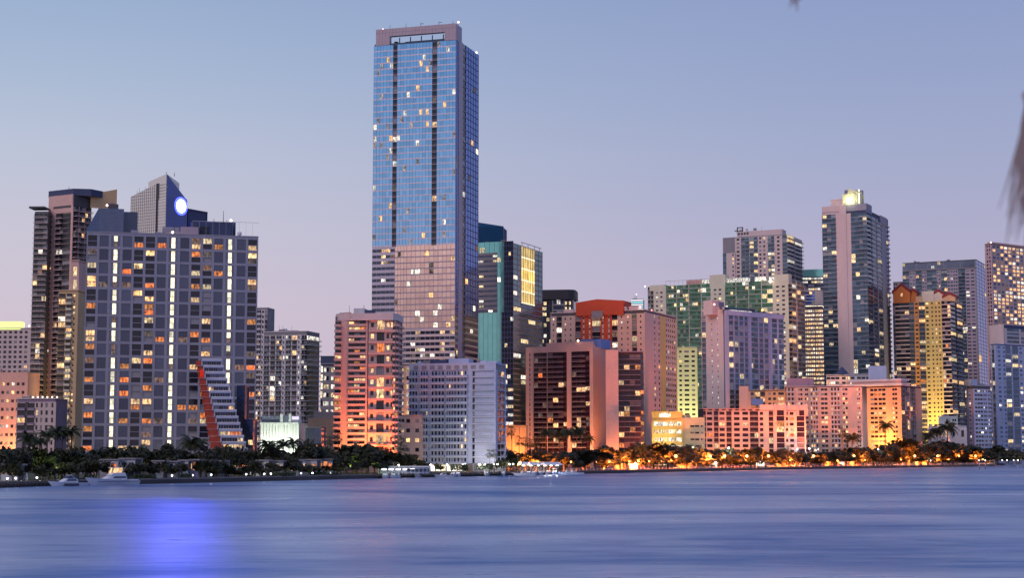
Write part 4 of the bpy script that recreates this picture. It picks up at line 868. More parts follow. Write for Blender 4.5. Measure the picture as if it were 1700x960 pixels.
# ------------------------------------------------------------------ tall white-finned tower
b = Bld('condominium_tower', 'tall slender balcony tower with white vertical fins and a lit curved crown', 'skyscraper', 1367, 1441, 1477, 1560, -28, 348, yref=480, wall=palepink, core=slate, lit_=.07, mix=[(YELLOW, 4), (WHITE, 2), (WARM, 1)])
b.body(roof=lav); tq = dict(b=dict(proj=2.0, rail='glass', railm=AQ, slab=white, wall=slate, dark=AQ, n=1), c=dict(proj=1.2, rail='glass', railm=AQ, slab=white, wall=slate, dark=AQ, n=2), h=dict(n=1, dark=AQ, sp=lav, sp_h=.12), g=dict(n=2, dark=AQ, sp=lav, sp_h=.12))
b.strips('f', 352, 7.6, 'c15 b8 W6 h5 W14 g13 c13', st=tq)
b.strips('r', 354, 7.6, 'b13 W2 c12 W2 c12 W14 b6', st=dict(b=dict(proj=1.6, rail='glass', railm=AQ, slab=slate, wall=slate, dark=AQ), c=dict(proj=.4, rail='glass', railm=AQ, slab=lav, wall=slate, dark=AQ, n=1), W=dict(wall=lav)))
b.part('pink_crown').box(0, b.W * .5, .2, 16, b.z(352), b.z(338), palepink); b.part('pink_crown').box(b.W * .18, b.W * .62, 4, 16, b.z(338), b.z(326), palepink)
b.part('fin').box(b.W * 29 / 74, b.W * 34 / 74 + 4, -.6, -.01, 0, b.z(337), palepink); b.part('grey_crown').box(b.W * .5, b.W, 1, 20, b.z(352), b.z(337), lav)
b.part('lower_shoulder').box(b.W * .9, b.W + 1, b.Dp * .6, b.Dp * .9, b.z(360), b.z(347), lav)
cr = b.part('curved_crown'); cc = b.W * .66
cgl = paint('crown_cream_render', (.72, .74, .50))
def arc(cx, cy, r0, r1, a0, a1, z0, z1, m_, n_=14):
    for k in range(n_):
        t0 = R(a0 + (a1 - a0) * k / n_); t1 = R(a0 + (a1 - a0) * (k + 1) / n_)
        P = [(cx + r1 * math.cos(t0), cy + r1 * math.sin(t0)), (cx + r1 * math.cos(t1), cy + r1 * math.sin(t1)), (cx + r0 * math.cos(t1), cy + r0 * math.sin(t1)), (cx + r0 * math.cos(t0), cy + r0 * math.sin(t0))]
        f0 = k / n_; zz = z1(f0) if callable(z1) else z1
        cr.prism(P, z0, zz, m_)
arc(cc, 12, 8.4, 9.2, 20, 340, b.z(337), b.z(318), cgl, 20); arc(cc, 12, 0.2, 9.3, 30, 215, b.z(318), lambda f_: b.z(311) , lav, 12)
cr.box(cc + 7, cc + 8, 2, 3, b.z(338), b.z(313), glow('crown_fin_light', (.85, 1, .6), 2.0)); cr.box(cc - 9, cc + 6, 2.0, 2.6, b.z(337), b.z(319), cgl)
b.part('crown_blade').prism([(cc - 3, 1.2), (cc + 11, 1.0), (cc + 11, 1.5), (cc - 3, 2)], b.z(319), lambda x, y: b.z(312) - (x - cc) * .35, cgl)
CROWN = b.world @ Vector((cc, -2, b.z(332))); CROWNB = b
antenna(b, 1408, 311, 3, .3); antenna(b, 1420, 312, 4, .4); b.part('beacon').ball((2, 1, b.z(344)), .8, glow('pink_roof_glow', (1, .3, .4), 7))

# ------------------------------------------------------------------ dark gridded tower
b = Bld('office_tower', 'wide dark grey gridded tower with a flat top, behind the red-roofed ochre condominium', 'skyscraper', 1500, 1623, 1640, 1850, -26, 431, yref=520, wall=midgrey, core=dkgrey, lit_=.06, mix=[(WHITE, 2), (YELLOW, 3), (WARM, 2)])
b.body(roof=dkgrey); b.fb('f', 0, b.W, -.45, 0, b.z(446), b.z(444), dkgrey)
b.strips('f', 432, 6, 'g20 W1 g15 W1 g22 W1 g22 W1 g20 W2', ybot=444, st=dict(g=dict(n=5, dark=SG, sp=SG)))
b.strips('f', 446, 5.9, 'c9 X8 W1 c8 X6 W1 c13 X5 W1 c8 X8 X6 W1 c9 X13 W2', st=dict(c=dict(n=2, rail='bars', railm=metal, slab=midgrey, proj=.8, dark=AQ, wall=dkgrey), X=dict(t='win', n=2, sill=.25, h=.45, inset=.2, gap=.3, wall=stone, nm=0, dark=AQ)))
b.strips('r', 432, 6, 'h17', st=dict(h=dict(n=4, dark=BGD, sp=slate, lp=.02, mul=slate)))
for f_ in (444, 546): b.fb('f', 0, b.W, 0, .25, b.z(f_ + 1), b.z(f_ - .5), midgrey, 'floor_band')
b.fb('f', b.W * .73, b.W * .86, .02, .1, b.z(550), b.z(543), WHITE, 'lit_floor'); antenna(b, 1560, 431, 1, .2, PINK_B); antenna(b, 1604, 431, 1, .2, PINK_B)
b = Bld('office_block', 'small grey block top just left of the wide dark gridded tower', 'building', 1484, 1498, 1500, 1880, -26, 468, yref=520, wall=midgrey, core=SG, dp=14); b.body(roof=midgrey); b.strips('f', 469, 6, 'w15', st={'w': dict(n=4, gap=.2)})

# ------------------------------------------------------------------ red-roofed ochre condominium
b = Bld('condominium_tower', 'ochre and orange condominium with dark red gabled roofs and balcony stacks, on the right', 'building', 1484, 1580, 1600, 1590, -26, 497, yref=600, wall=yellow, core=dkgrey, lit_=.11, mix=[(YELLOW, 4), (WARM, 4), (ORANGE, 1)])
b.body(z1=b.z(500)); OCH = b
b.strips('f', 499, 7.2, 'h5 b26 c9 X9 c11 w9 W2 v5 W2 v5 W1 v5 W2 b16', st=dict(b=dict(n=3, rail='solid', railm=palepink, slab=palepink, proj=1.3, wall=brown, rh=.75), c=dict(n=1, rail='glass', railm=AQ, slab=tan, proj=1.0, dark=AQ, lp=.25), X=dict(t='win', n=1, gap=.45, sill=.3, h=.4, inset=.25, nm=0, wall=paint('light_orange_render', (.62, .30, .10))), w=dict(n=1, gap=.45, h=.4), v=dict(gap=.4, h=.4), h=dict(n=1, dark=AQ, sp=orangew)))
b.strips('r', 499, 7.2, 'b9 W2 b9', st=dict(b=dict(n=1, rail='bars', railm=metal, slab=dkgrey, proj=1.6, wall=brown), W=dict(wall=brown)))
def gable(x0, x1, yb, ye, yp, d0, d1, m1, m2, ym=500):
    u0, u1 = b.u('f', x0, ym), b.u('f', x1, ym); um = (u0 + u1) / 2; rb = b.part('gable_block#%d' % x0); rr = b.part('red_roof#%d' % x0)
    rb.prism([(u0, d0), (u1, d0), (u1, d1), (u0, d1)], b.z(yb), b.z(ye), m1)
    rb.prism([(u0, d0), (um, d0), (um, d1), (u0, d1)], b.z(ye), lambda x, y: b.z(ye) + .01 + (x - u0) / (um - u0) * (b.z(yp) - b.z(ye)), m1)
    rb.prism([(um, d0), (u1, d0), (u1, d1), (um, d1)], b.z(ye), lambda x, y: b.z(ye) + .01 + (u1 - x) / (u1 - um) * (b.z(yp) - b.z(ye)), m1)
    for s_ in (-1, 1):
        ua_ = um; ue_ = (u0 - 1 if s_ < 0 else u1 + 1); zp = b.z(yp) + .1; ze = b.z(ye) - .5
        P = [(ua_, d0 - .6), (ue_, d0 - .6), (ue_, d1), (ua_, d1)]
        if s_ < 0: P = [(ue_, d0 - .6), (ua_, d0 - .6), (ua_, d1), (ue_, d1)]
        zz = [zp if abs(q[0] - um) < 1e-6 else ze for q in P]
        rr.hexa([(q[0], q[1], z) for q, z in zip(P, zz)] + [(q[0], q[1], z + 2.6) for q, z in zip(P, zz)], m2)
gable(1483, 1511, 500, 483, 471, -1, 14, orangew, redroof); gable(1508, 1521, 500, 484, 480, 2, 16, orangew, redroof); gable(1548, 1566, 500, 489, 483, 2, 16, cream, redroof); gable(1566, 1586, 500, 494, 489, 0, 16, tan, redroof)
b.part('penthouse').box(b.u('f', 1530, 500), b.u('f', 1550, 500), 1, 14, b.z(500), b.z(482), cream); b.part('penthouse').box(b.u('f', 1520, 500), b.u('f', 1531, 500), .5, 12, b.z(500), b.z(490), tan)
b.part('gable_window').box(b.u('f', 1496, 500), b.u('f', 1499, 500), -1.1, -1, b.z(489), b.z(484), WARM)
b = Bld('low_block', 'small pale blue-grey house front with dark square windows at the foot of the ochre condominium', 'building', 1558, 1590, 1592, 1545, -15, 692, yref=700, wall=paint('pale_aqua_render', (.38, .48, .50)), dp=10); b.body(roof=white); b.strips('f', 694, 9, 'W12 w8 W2 w7 W2', st={'w': dict(n=2, h=.5, gap=.2)})
b = Bld('low_block', 'low white two-storey block with tall windows under the ochre condominium', 'building', 1541, 1605, 1608, 1530, -15, 708, yref=715, wall=white, dp=12, lit_=.1, mix=[(WARM, 1)]); b.body(roof=white); b.strips('f', 710, 22, 'W2 w7 W3 w4 W4 w4 W4 w4 W8 w4 W10 w6 W4', st={'w': dict(h=.5)})

# far right
b = Bld('office_tower', 'tall mauve tower covered in small lit square windows at the right edge', 'skyscraper', 1638, 1649, 1790, 1850, 36, 404, yref=520, wall=paint('dusky_rose_panel', (.56, .38, .40)), core=dkgrey, lit_=.58, mix=[(WARM, 5), (WHITE, 3), (DIM, 3)])
b.Dp = min(b.Dp, 40); b.body(roof=rose); b.strips('f', 406, 6.2, 'W1.5 ' + 'w4.3 W1.2 ' * 22, st={'w': dict(n=1, h=.66, sill=.17, gap=.1, dark=AQ)})
b.strips('l', 406, 6.2, 'W2 w3 W1 w3 W1', st={'w': dict(h=.6, gap=.2, lp=.1)}); b.part('crown').box(2, b.W * .8, 2, b.Dp - 2, b.H, b.z(401), rose); b.part('beacon').ball((1, 1, b.H + 1), .9, PINK_B)
b = Bld('condominium_tower', 'pale grey-white condominium with many small square windows and balconies at the right edge', 'building', 1646, 1655, 1790, 1760, 34, 571, yref=650, wall=cool, core=slate, lit_=.10, mix=[(WHITE, 3), (YELLOW, 2)])
b.Dp = min(b.Dp, 40); b.body(roof=cool); b.strips('f', 573, 7.4, 'W2 v5 W2 v4 c7 W2 c8 W1 v5 W2 v4 c8 W2 c8 W1 v4 W2 v5 c8 W2 c8 W1 v5 W2 v4 c8 W2', st=dict(c=dict(n=1, rail='glass', railm=AQ, slab=cool, proj=.5, dark=AQ), v=dict(n=1, gap=.3, h=.5, sill=.25, dark=AQ)))
b.strips('l', 573, 7.4, 'W2 c4 W2', st=dict(c=dict(n=1, rail='bars', railm=cool, proj=1.5)))
v = Bld('x', '', '', 1655, 1668, 1790, 1771, 34, 539, yref=600, parent=b, wall=palepink, core=slate, dp=20, lit_=.12); v.body(roof=palepink, z0=b.H - 3)
v.strips('f', 545, 7.4, 'W2 g8 W1 g8 W2 g8 W1 g8 W2 g9', ybot=571, st=dict(g=dict(n=2, dark=AQ, sp=palepink))); v.fb('l', 0, v.Dp, -.45, 0, b.H - 3, v.H, palepink)
b = Bld('condominium_block', 'small white banded block just right of the ochre condominium', 'building', 1605, 1617, 1646, 1620, 32, 640, yref=680, wall=cool, core=dkgrey, lit_=.07, mix=[(WHITE, 1)])
b.Dp = min(b.Dp, 30); b.body(roof=cool); b.strips('f', 646, 6.9, 'W2 w16 W1 w7 W2 w6', st={'w': dict(n=3, gap=.1, h=.48)}); b.strips('l', 646, 6.9, 'W3 v4 W4', st={'W': dict(wall=paint('lilac_render', (.48, .30, .46)))})
b.part('roof_box').box(1, b.W * .4, 4, 12, b.H, b.z(630), cool)

# striped cyan lit top far behind
b = Bld('office_tower', 'distant tower top striped with white and cyan light bands above the coral-red condominium', 'building', 1048, 1068, 1070, 1900, -8, 497, yref=510, wall=metal, core=slate, dp=20); b.body(roof=metal)
for i in range(6): b.fb('f', 0, b.W, -.4, .1, b.z(500 + i * 3.6), b.z(498 + i * 3.6), glow('cyan_band_glow' if i % 2 else 'white_band_glow', (.4, .9, 1.0) if i % 2 else (1, .95, 1), 1.1), 'light_band#%d' % i)
antenna(b, 1057, 497, 9, .3, PINK_B)

# ------------------------------------------------------------------ low waterfront condominiums on the right
b = Bld('condominium_block', 'low salmon pink six-storey waterfront block with curved roof hoods, in front of the blue-white condominium', 'building', 1150, 1168, 1338, 1245, 7, 679, yref=720, wall=palepink, core=brown, lit_=.13, mix=[(WARM, 4), (ORANGE, 3), (YELLOW, 1)])
b.Dp = 18; ARCH = b; b.body(roof=rose); lw = dict(w=dict(n=1, gap=.12, h=.56, sill=.22, dark=WINE), b=dict(n=1, rail='bars', railm=palepink, slab=palepink, proj=.8, dark=WINE), X=dict(t='wall'), g=dict(n=1, dark=WINE, sp=palepink, sp_h=.1, lp=.15))
b.strips('f', 682, 9.0, 'b4 W1 w9 W2 b7 W1 w9 W2 b8 W3 w10 W3 w10 W2 b7 b6 W2 w6 W8 b7 W5 g12 W2 w4 W2 w7 W4 g12 W2', st=lw)
for i, x in enumerate((1285, 1301, 1322, 1337)):
    u = b.u('f', x, 680); hd = b.part('curved_hood#%d' % i)
    for k in range(8):
        t0, t1 = math.pi / 2 * k / 8, math.pi / 2 * (k + 1) / 8; z0 = b.z(690); rr = b.z(669) - z0
        hd.hexa([(u, -.5 - 2.2 * math.cos(t0), z0 + rr * math.sin(t0) - .3), (u + 1.4, -.5 - 2.2 * math.cos(t0), z0 + rr * math.sin(t0) - .3), (u + 1.4, 2 - 2.2 * math.cos(t1), z0), (u, 2 - 2.2 * math.cos(t1), z0),
                 (u, -.5 - 2.2 * math.cos(t0), z0 + rr * math.sin(t0)), (u + 1.4, -.5 - 2.2 * math.cos(t0), z0 + rr * math.sin(t0)), (u + 1.4, -.5 - 2.2 * math.cos(t1), z0 + rr * math.sin(t1)), (u, -.5 - 2.2 * math.cos(t1), z0 + rr * math.sin(t1))], palepink)
b.part('parapet').box(b.W * .55, b.W, -.3, 3, b.z(681), b.z(672), palepink)
for i in range(8): u = b.W * (.02 + .065 * i); b.part('sloped_eave#%d' % i).hexa([(u, -.5, b.z(683)), (u + 2.6, -.5, b.z(683)), (u + 2.6, 1, b.z(683)), (u, 1, b.z(683)), (u + .4, .2, b.z(678)), (u + 2.2, .2, b.z(678)), (u + 2.2, 1, b.z(678)), (u + .4, 1, b.z(678))], rose)
b = Bld('apartment_block', 'orange-lit low block with a blue water tank on its roof, behind the curved-hood block', 'building', 1228, 1304, 1308, 1330, -12, 648, yref=680, wall=paint('apricot_render', (.60, .38, .22)), core=brown, lit_=.2, mix=[(WARM, 1), (ORANGE, 1)]); b.Dp = 15; APR = b
b.body(roof=b.wall); b.strips('f', 650, 8.5, 'X16 w5 W2 b14 W4 w5 W2 w5 W2 w10 W1', st={'X': dict(wall=pink), 'b': dict(n=2, rail='bars')}); b.part('wing_wall').box(-.3, b.W * .2, -.6, 3, 0, b.z(641), pink)
b.part('blue_water_tank').box(b.W * .26, b.W * .52, -1.9, 0, b.z(673), b.z(662), bluepaint)
b = Bld('apartment_block', 'white balcony apartment block with a grey roof box, waterfront right, left of the orange-glowing block', 'building', 1303, 1432, 1440, 1350, -12, 641, yref=700, wall=peach, core=brown, lit_=.14, mix=[(WARM, 5), (YELLOW, 2)]); b.Dp = 18  # peach wall: orange street glow painted into the stucco colour
b.body(roof=palepink); b.strips('f', 643, 7.8, 'b19 W5 w8 W4 w6 W4 b14 W4 w12 W6 b17 W3 w9 W16 v6 W3', st=dict(b=dict(n=3, wf=.6, rail='solid', railm=white, slab=white, proj=1.2, th=.25), w=dict(n=2, gap=.12, h=.5), v=dict(n=2, h=.4, gap=.2, lp=.3)))
rooftop(b, 641, 1306, 1350, 14, purple, .2, .7)
b = Bld('apartment_block', 'pinkish orange-glowing apartment block with white roof terraces, largest low block on the right waterfront', 'building', 1440, 1497, 1541, 1430, -40, 640, yref=700, wall=paint('lamplight_tinted_stucco', (.64, .38, .24)), core=brown, lit_=.16, mix=[(WARM, 5), (ORANGE, 1), (DIM, 1)]); AD = b  # wall colour warmed to carry the orange lamplight of the street
b.Dp = min(b.Dp, 40); b.body(roof=palepink); b.strips('f', 643, 7.8, 'W5 w12 W1 w12 W10 w8 W6', st=dict(w=dict(n=2, gap=.1, h=.5)))
b.strips('r', 643, 7.8, 'g6 b9 W1 b10 W2 W9', st=dict(b=dict(n=2, rail='bars', railm=stone, slab=stone, proj=1, wall=brown), g=dict(n=1, dark=WINE, sp=brown)))
b.part('roof_terrace').box(-18, b.W + 1.5, -1.5, 14, b.z(640), b.z(636.5), white); b.part('roof_terrace').box(-16, b.W + 1, -.8, 14, b.z(632.5), b.z(629), white); b.part('penthouse').box(-15, b.W, 0, 12, b.z(636.5), b.z(632.5), rose)
v = Bld('x', '', '', 1372, 1447, 1449, 1470, -14, 622, yref=640, parent=b, wall=white, core=brown, dp=14, lit_=.2); v.body(roof=white); v.strips('f', 624, 7.5, 'w20 W3 w20 W3 w20 W2', ybot=640, st={'w': dict(n=3, gap=.1)}); v.fb('f', 0, v.W, -.45, 0, 0, v.z(640), palepink)
v2 = Bld('x', '', '', 1442, 1472, 1474, 1465, -14, 608, yref=640, parent=b, wall=cool, core=cool, dp=10); v2.body(roof=cool); v2.fb('f', 0, v2.W, -.45, 0, 0, v2.H, cool)
v3 = b.part('hip_roof'); uh = v.W * .35; v3b = v.part('hip_roof'); v3b.tube([(uh, 5, v.H), (uh, 5, v.z(608))], [7, .3], slate, 4)
for b in BLD: b.finish()

# ------------------------------------------------------------------ floodlights at building feet
def floodlight(px, D, tgt_px, tgt_y, energy, col, size=75, z=GZ, name='', back=None):
    p_ = at(px, D, z); root = thing('floodlight', name, 'floodlight', p_)
    q = MB(); q.box(-.35, .35, -.25, .25, .35, .95, black); q.box(-.08, .08, -.08, .08, 0, .35, black); q.build('housing', root)
    g = MB(); g.box(-.3, .3, .25, .28, .4, .9, glow('flood_lens_%d%d%d' % tuple(int(c * 9) for c in col), col, 4)); g.build('lens', root)
    l = bpy.data.lights.new('flood_beam', 'SPOT'); l.energy = energy; l.color = col; l.spot_size = R(size); l.spot_blend = 1; l.shadow_soft_size = 1.2
    o = bpy.data.objects.new('flood_beam', l); C.objects.link(o); o.parent = root; o.location = (0, .6, .8)
    Dt = back or D + 14; tg = Vector((ratio(tgt_px, tgt_y) * Dt, Dt, hz(tgt_px, tgt_y, Dt)))
    o.rotation_euler = (tg - p_).to_track_quat('-Z', 'Y').to_euler()
OR = (1.0, .34, .09); YE = (1.0, .62, .18); LM = (1.0, .95, .45); WH = (.95, 1.0, .85); RO = (1.0, .18, .05)
def wash(bl, pxs, ty, energy, col, off, what, size=90):
    for i, px in enumerate(pxs):
        k = ratio(px, 760); t_ = bl.u('f', px, 760); d = Vector((math.cos(bl.psi), math.sin(bl.psi))); w_ = bl.org + d * t_
        D = w_.y - off; floodlight(px, D, px, ty, energy, col, size, name='orange floodlight' if False else '%s, %s' % (what, ORD[i] + ' from the left' if len(pxs) > 1 else 'standing alone'), back=w_.y)
ORD = ['first', 'second', 'third', 'fourth', 'fifth', 'sixth', 'seventh', 'eighth', 'ninth', 'tenth'] + ['%dth' % i for i in range(11, 99)]
E = 1.15
wash(HALL, [440, 457, 474, 490], 725, 14000 * E, WH, 9, 'white floodlight shining up the fluted white hall', 120)
wash(CORAL, [612, 630, 648], 690, 60000 * E, RO, 13, 'red-orange floodlight below the coral-lit tower')
wash(CORAL, [575, 590], 700, 22000 * E, OR, 13, 'dim orange floodlight below the coral-lit tower left bay')
wash(BROWN, [885, 915, 945, 972], 690, 42000 * E, OR, 13, 'orange floodlight at the foot of the brown block')
wash(BROWN, [1003, 1018], 690, 60000 * E, OR, 16, 'orange floodlight below the salmon end wall')
wash(DECK, [846, 862], 720, 36000 * E, OR, 11, 'orange floodlight before the parking deck wall')
wash(PODY, [1096, 1120], 700, 16000 * E, YE, 14, 'yellow floodlight before the yellow-lit podium')
wash(PODY, [1088, 1104], 620, 35000 * E, YE, 12, 'amber floodlight aimed at the ochre flank', 70)
wash(LIME, [1130, 1143, 1156], 640, 110000 * E, LM, 16, 'lime-white floodlight before the lime-yellow wing', 100)
wash(ARCH, [1185, 1215, 1245, 1275, 1310], 710, 19000 * E, OR, 14, 'orange floodlight before the curved-hood block')
wash(APR, [1240, 1262, 1285], 665, 75000 * E, OR, 14, 'orange floodlight before the apricot block')
wash(AD, [1455, 1470, 1486], 690, 180000 * E, (1.0, .36, .06), 15, 'strong orange floodlight at the foot of the orange-glowing block')
wash(OCH, [1545, 1560, 1575], 640, 200000 * E, YE, 22, 'yellow floodlight before the ochre condominium', 80)
wash(BLD[3], [100, 112, 122], 640, 60000 * E, YE, 14, 'amber floodlight before the tan stepped tower')
wash(BLD[1], [5, 20, 36], 705, 30000 * E, OR, 12, 'orange floodlight before the lower pink slab')
wash(PODK, [655, 672], 690, 40000 * E, OR, 10, 'orange floodlight before the lit office floors')
b = CROWNB; l = bpy.data.lights.new('crown_lamp', 'POINT'); l.energy = 3000; l.color = (.95, 1, .5); l.shadow_soft_size = 1; o = bpy.data.objects.new('crown_lamp', l); C.objects.link(o); o.parent = b.root
o.location = b.rel @ Vector((b.W * .62, -1.5, b.z(330)))
# ------------------------------------------------------------------ labels that single things out
ZONES = [(-99, 125, 'the tan tower'), (125, 335, 'the grey grid block'), (335, 425, 'the terraced building'), (425, 503, 'the white hall'), (503, 556, 'the plain tan block'), (556, 660, 'the coral-lit tower'),
         (660, 842, 'the white balcony block'), (842, 874, 'the parking deck'), (874, 1070, 'the brown block'), (1070, 1166, 'the yellow podium'), (1166, 1345, 'the curved-hood block'),
         (1345, 1440, 'the white balcony apartments'), (1440, 1543, 'the orange-glowing block'), (1543, 1604, 'the ochre condominium'), (1604, 1900, 'the far right towers')]
PEND = {}
def later(o, desc, px):
    z_ = [z[2] for z in ZONES if z[0] <= px < z[1]][0]; PEND.setdefault((desc, z_), []).append((px, o))
def flush():
    for (desc, z_), l in PEND.items():
        l.sort(key=lambda t: t[0]); n_ = len(l)
        for i, (px, o) in enumerate(l):
            o['label'] = '%s before %s%s' % (desc, z_, '' if n_ == 1 else (', leftmost' if i == 0 else (', rightmost' if i == n_ - 1 else ', ' + ORD[i] + ' from left')))
def deep(px):
    """distance of the shoreline at pixel px"""
    return along(px).y
# ------------------------------------------------------------------ trees
def leafmat(name, c1, c2):
    m, n, o = newmat(name); A = n.nodes.new; K = n.links.new
    p = A('ShaderNodeBsdfPrincipled'); p.inputs['Roughness'].default_value = .6; K(p.outputs[0], o.inputs[0])
    g = A('ShaderNodeNewGeometry'); oi = A('ShaderNodeObjectInfo'); ad = A('ShaderNodeMath'); ad.operation = 'ADD'; K(g.outputs['Random Per Island'], ad.inputs[0])
    ml = A('ShaderNodeMath'); ml.operation = 'MULTIPLY'; ml.inputs[1].default_value = .5; K(oi.outputs['Random'], ml.inputs[0]); K(ml.outputs[0], ad.inputs[1])
    fr = A('ShaderNodeMath'); fr.operation = 'FRACT'; K(ad.outputs[0], fr.inputs[0])
    mm = A('ShaderNodeMix'); mm.data_type = 'RGBA'; K(fr.outputs[0], mm.inputs[0]); mm.inputs[6].default_value = (*c1, 1); mm.inputs[7].default_value = (*c2, 1); K(mm.outputs[2], p.inputs['Base Color'])
    return m
LEAF = leafmat('dark_leaves', (.016, .022, .010), (.042, .042, .016)); PALML = leafmat('palm_leaves', (.018, .030, .014), (.05, .06, .022)); DRY = leafmat('dry_brown_leaves', (.24, .17, .16), (.34, .26, .24))
BARK = paint('bark', (.10, .075, .055), .9, .4, 1.5, .3)
tr_rng = random.Random(77)
def crown_mesh(seed, n=620, flat=.8):
    r_ = random.Random(seed); mb = MB(); cl = []
    for i in range(r_.randint(11, 16)):
        a = r_.uniform(0, 2 * math.pi); e = r_.uniform(-.5, 1) ; rr = r_.uniform(.35, .78); ce = math.sqrt(max(0, 1 - e * e * .8))
        cl.append((Vector((math.cos(a) * ce * rr, math.sin(a) * ce * rr, e * rr * flat)), r_.uniform(.22, .42)))
    cl.append((Vector((0, 0, 0)), .5))
    for i in range(n):
        c, q = r_.choice(cl); d = Vector((r_.gauss(0, 1), r_.gauss(0, 1), r_.gauss(0, .8))).normalized() * q * r_.uniform(.55, 1.08)
        p_ = c + d; s_ = r_.uniform(.05, .115); u = Vector((r_.gauss(0, 1), r_.gauss(0, 1), r_.gauss(0, 1))).normalized(); v_ = u.orthogonal().normalized()
        mb.poly([p_ + u * s_ * 1.4, p_ + v_ * s_, p_ - u * s_ * 1.2, p_ - v_ * s_ * .9], LEAF)
    return mb.mesh('crown')
CROWNS = [crown_mesh(k, 900, (.75, .85, .95, .7, .8, .9)[k]) for k in range(6)]
def trunk_mesh(seed):
    r_ = random.Random(seed); mb = MB(); mb.tube([(0, 0, 0), (r_.uniform(-.02, .02), .01, .3), (r_.uniform(-.03, .03), 0, .6), (0, 0, .8)], [.035, .026, .018, .008], BARK, 6)
    for k in range(5):
        a = k * 1.3 + r_.random(); h = r_.uniform(.32, .5); mb.tube([(0, 0, h), (math.cos(a) * .12, math.sin(a) * .12, h + .12), (math.cos(a) * .24, math.sin(a) * .24, h + .28)], [.014, .01, .004], BARK, 5)
    return mb.mesh('trunk')
TRUNKS = [trunk_mesh(k) for k in range(3)]
def tree(px, ytop, wpx, back, desc='dark leafy tree', off=None):
    D = deep(px) + back; p_ = at(px, D, GZ); H = hz(px, ytop, D) - GZ; w_ = wpx / F * D / 2 * 1.22; r_ = tr_rng
    root = thing('leafy_tree', '', 'tree', p_, r_.uniform(0, 6.28), 'leafy trees along the waterfront'); later(root, desc, px)
    o = link('trunk', r_.choice(TRUNKS), root); o.scale = (H, H, H * .95)
    ch = min(H * .5, max(w_ * 1.1, H * .42)); c = link('crown', r_.choice(CROWNS), root); c.location = (0, 0, H - ch * .93); c.scale = (w_, w_, ch); c.rotation_euler = (0, 0, r_.uniform(0, 6.28))
    return root
def frond_mesh(seed, droop, fan=False):
    r_ = random.Random(seed); mb = MB(); n_ = 9
    if not fan:
        P = [Vector((t / n_, 0, .28 * math.sin(t / n_ * 2.2) - droop * (t / n_) ** 2.2)) for t in range(n_ + 1)]
        mb.tube(P[::3], [.012, .009, .006, .003], PALML, 4)
        for i in range(1, n_ * 2):
            f_ = i / (n_ * 2.0); k = int(f_ * n_); q = P[k].lerp(P[min(k + 1, n_)], f_ * n_ - k); ln = .30 * math.sin(math.pi * (f_ * .85 + .12)) + .05
            for s_ in (-1, 1):
                t_ = q + Vector((.10, s_ * ln * .8, -ln * r_.uniform(.4, .8))); wd = .045
                mb.poly([q - Vector((wd, 0, 0)), q + Vector((wd, 0, 0)), t_], PALML)
    else:
        P = [Vector((0, 0, 0)), Vector((.25, 0, .12)), Vector((.5, 0, .12 - droop * .3))]; mb.tube(P, [.012, .01, .008], PALML, 4)
        c = P[-1]; ax = Vector((.9, 0, -droop * .8)).normalized(); sd_ = Vector((0, 1, 0)); n2 = ax.cross(sd_)
        for i in range(11):
            a = R(-105 + 21 * i); d = ax * math.cos(a) + sd_ * math.sin(a); e = ax * math.cos(a + .16) + sd_ * math.sin(a + .16); l_ = .42 * r_.uniform(.85, 1.1)
            mb.poly([c, c + d * l_ * .6, c + (d + e) * .5 * l_ - n2 * -.05, c + e * l_ * .6], PALML)
    return mb.mesh('frond')
FR = [frond_mesh(k, .35 + .12 * k) for k in range(4)]; FF = [frond_mesh(k, .2 + .3 * k, True) for k in range(3)]
def palm_trunk(seed):
    r_ = random.Random(seed); b_ = r_.uniform(-.04, .04); mb = MB(); mb.tube([(0, 0, 0), (b_ * .3, 0, .05), (b_, 0, .5), (b_ * .6, 0, 1)], [.028, .019, .014, .012], BARK, 7); return mb.mesh('trunk')
PT = [palm_trunk(k) for k in range(3)]
def palm(px, ytop, spx, back, fan=False, desc=None, trunk=True):
    D = deep(px) + back; p_ = at(px, D, GZ); Ht = hz(px, ytop, D) - GZ; s_ = spx / F * D / 2 * 1.35; r_ = tr_rng
    nm_ = 'fan_palm' if fan else 'palm_tree'; root = thing(nm_, '', 'palm tree', p_, r_.uniform(0, 6.28), 'fan palms on the shore' if fan else 'feather palms on the shore')
    later(root, desc or ('dark fan palm' if fan else 'dark feather-leaved palm'), px)
    H = Ht - s_ * (.45 if fan else .32); o = link('trunk', r_.choice(PT), root); o.scale = (max(H, 8) * .9, max(H, 8) * .9, H)
    bend = o.data.vertices[-1].co.x * o.scale.x
    n_ = 22 if fan else 17
    for k in range(n_):
        a = k * 2.39996; e = (k / n_) ** .8 * (2.3 if fan else 1.45) - (1.25 if fan else .72)
        f_ = link('frond', r_.choice(FF if fan else FR), root); f_.location = (0, 0, H); f_.rotation_euler = (0, e, a); f_.scale = (s_,) * 3 if not fan else (s_ * 1.05,) * 3
    return root
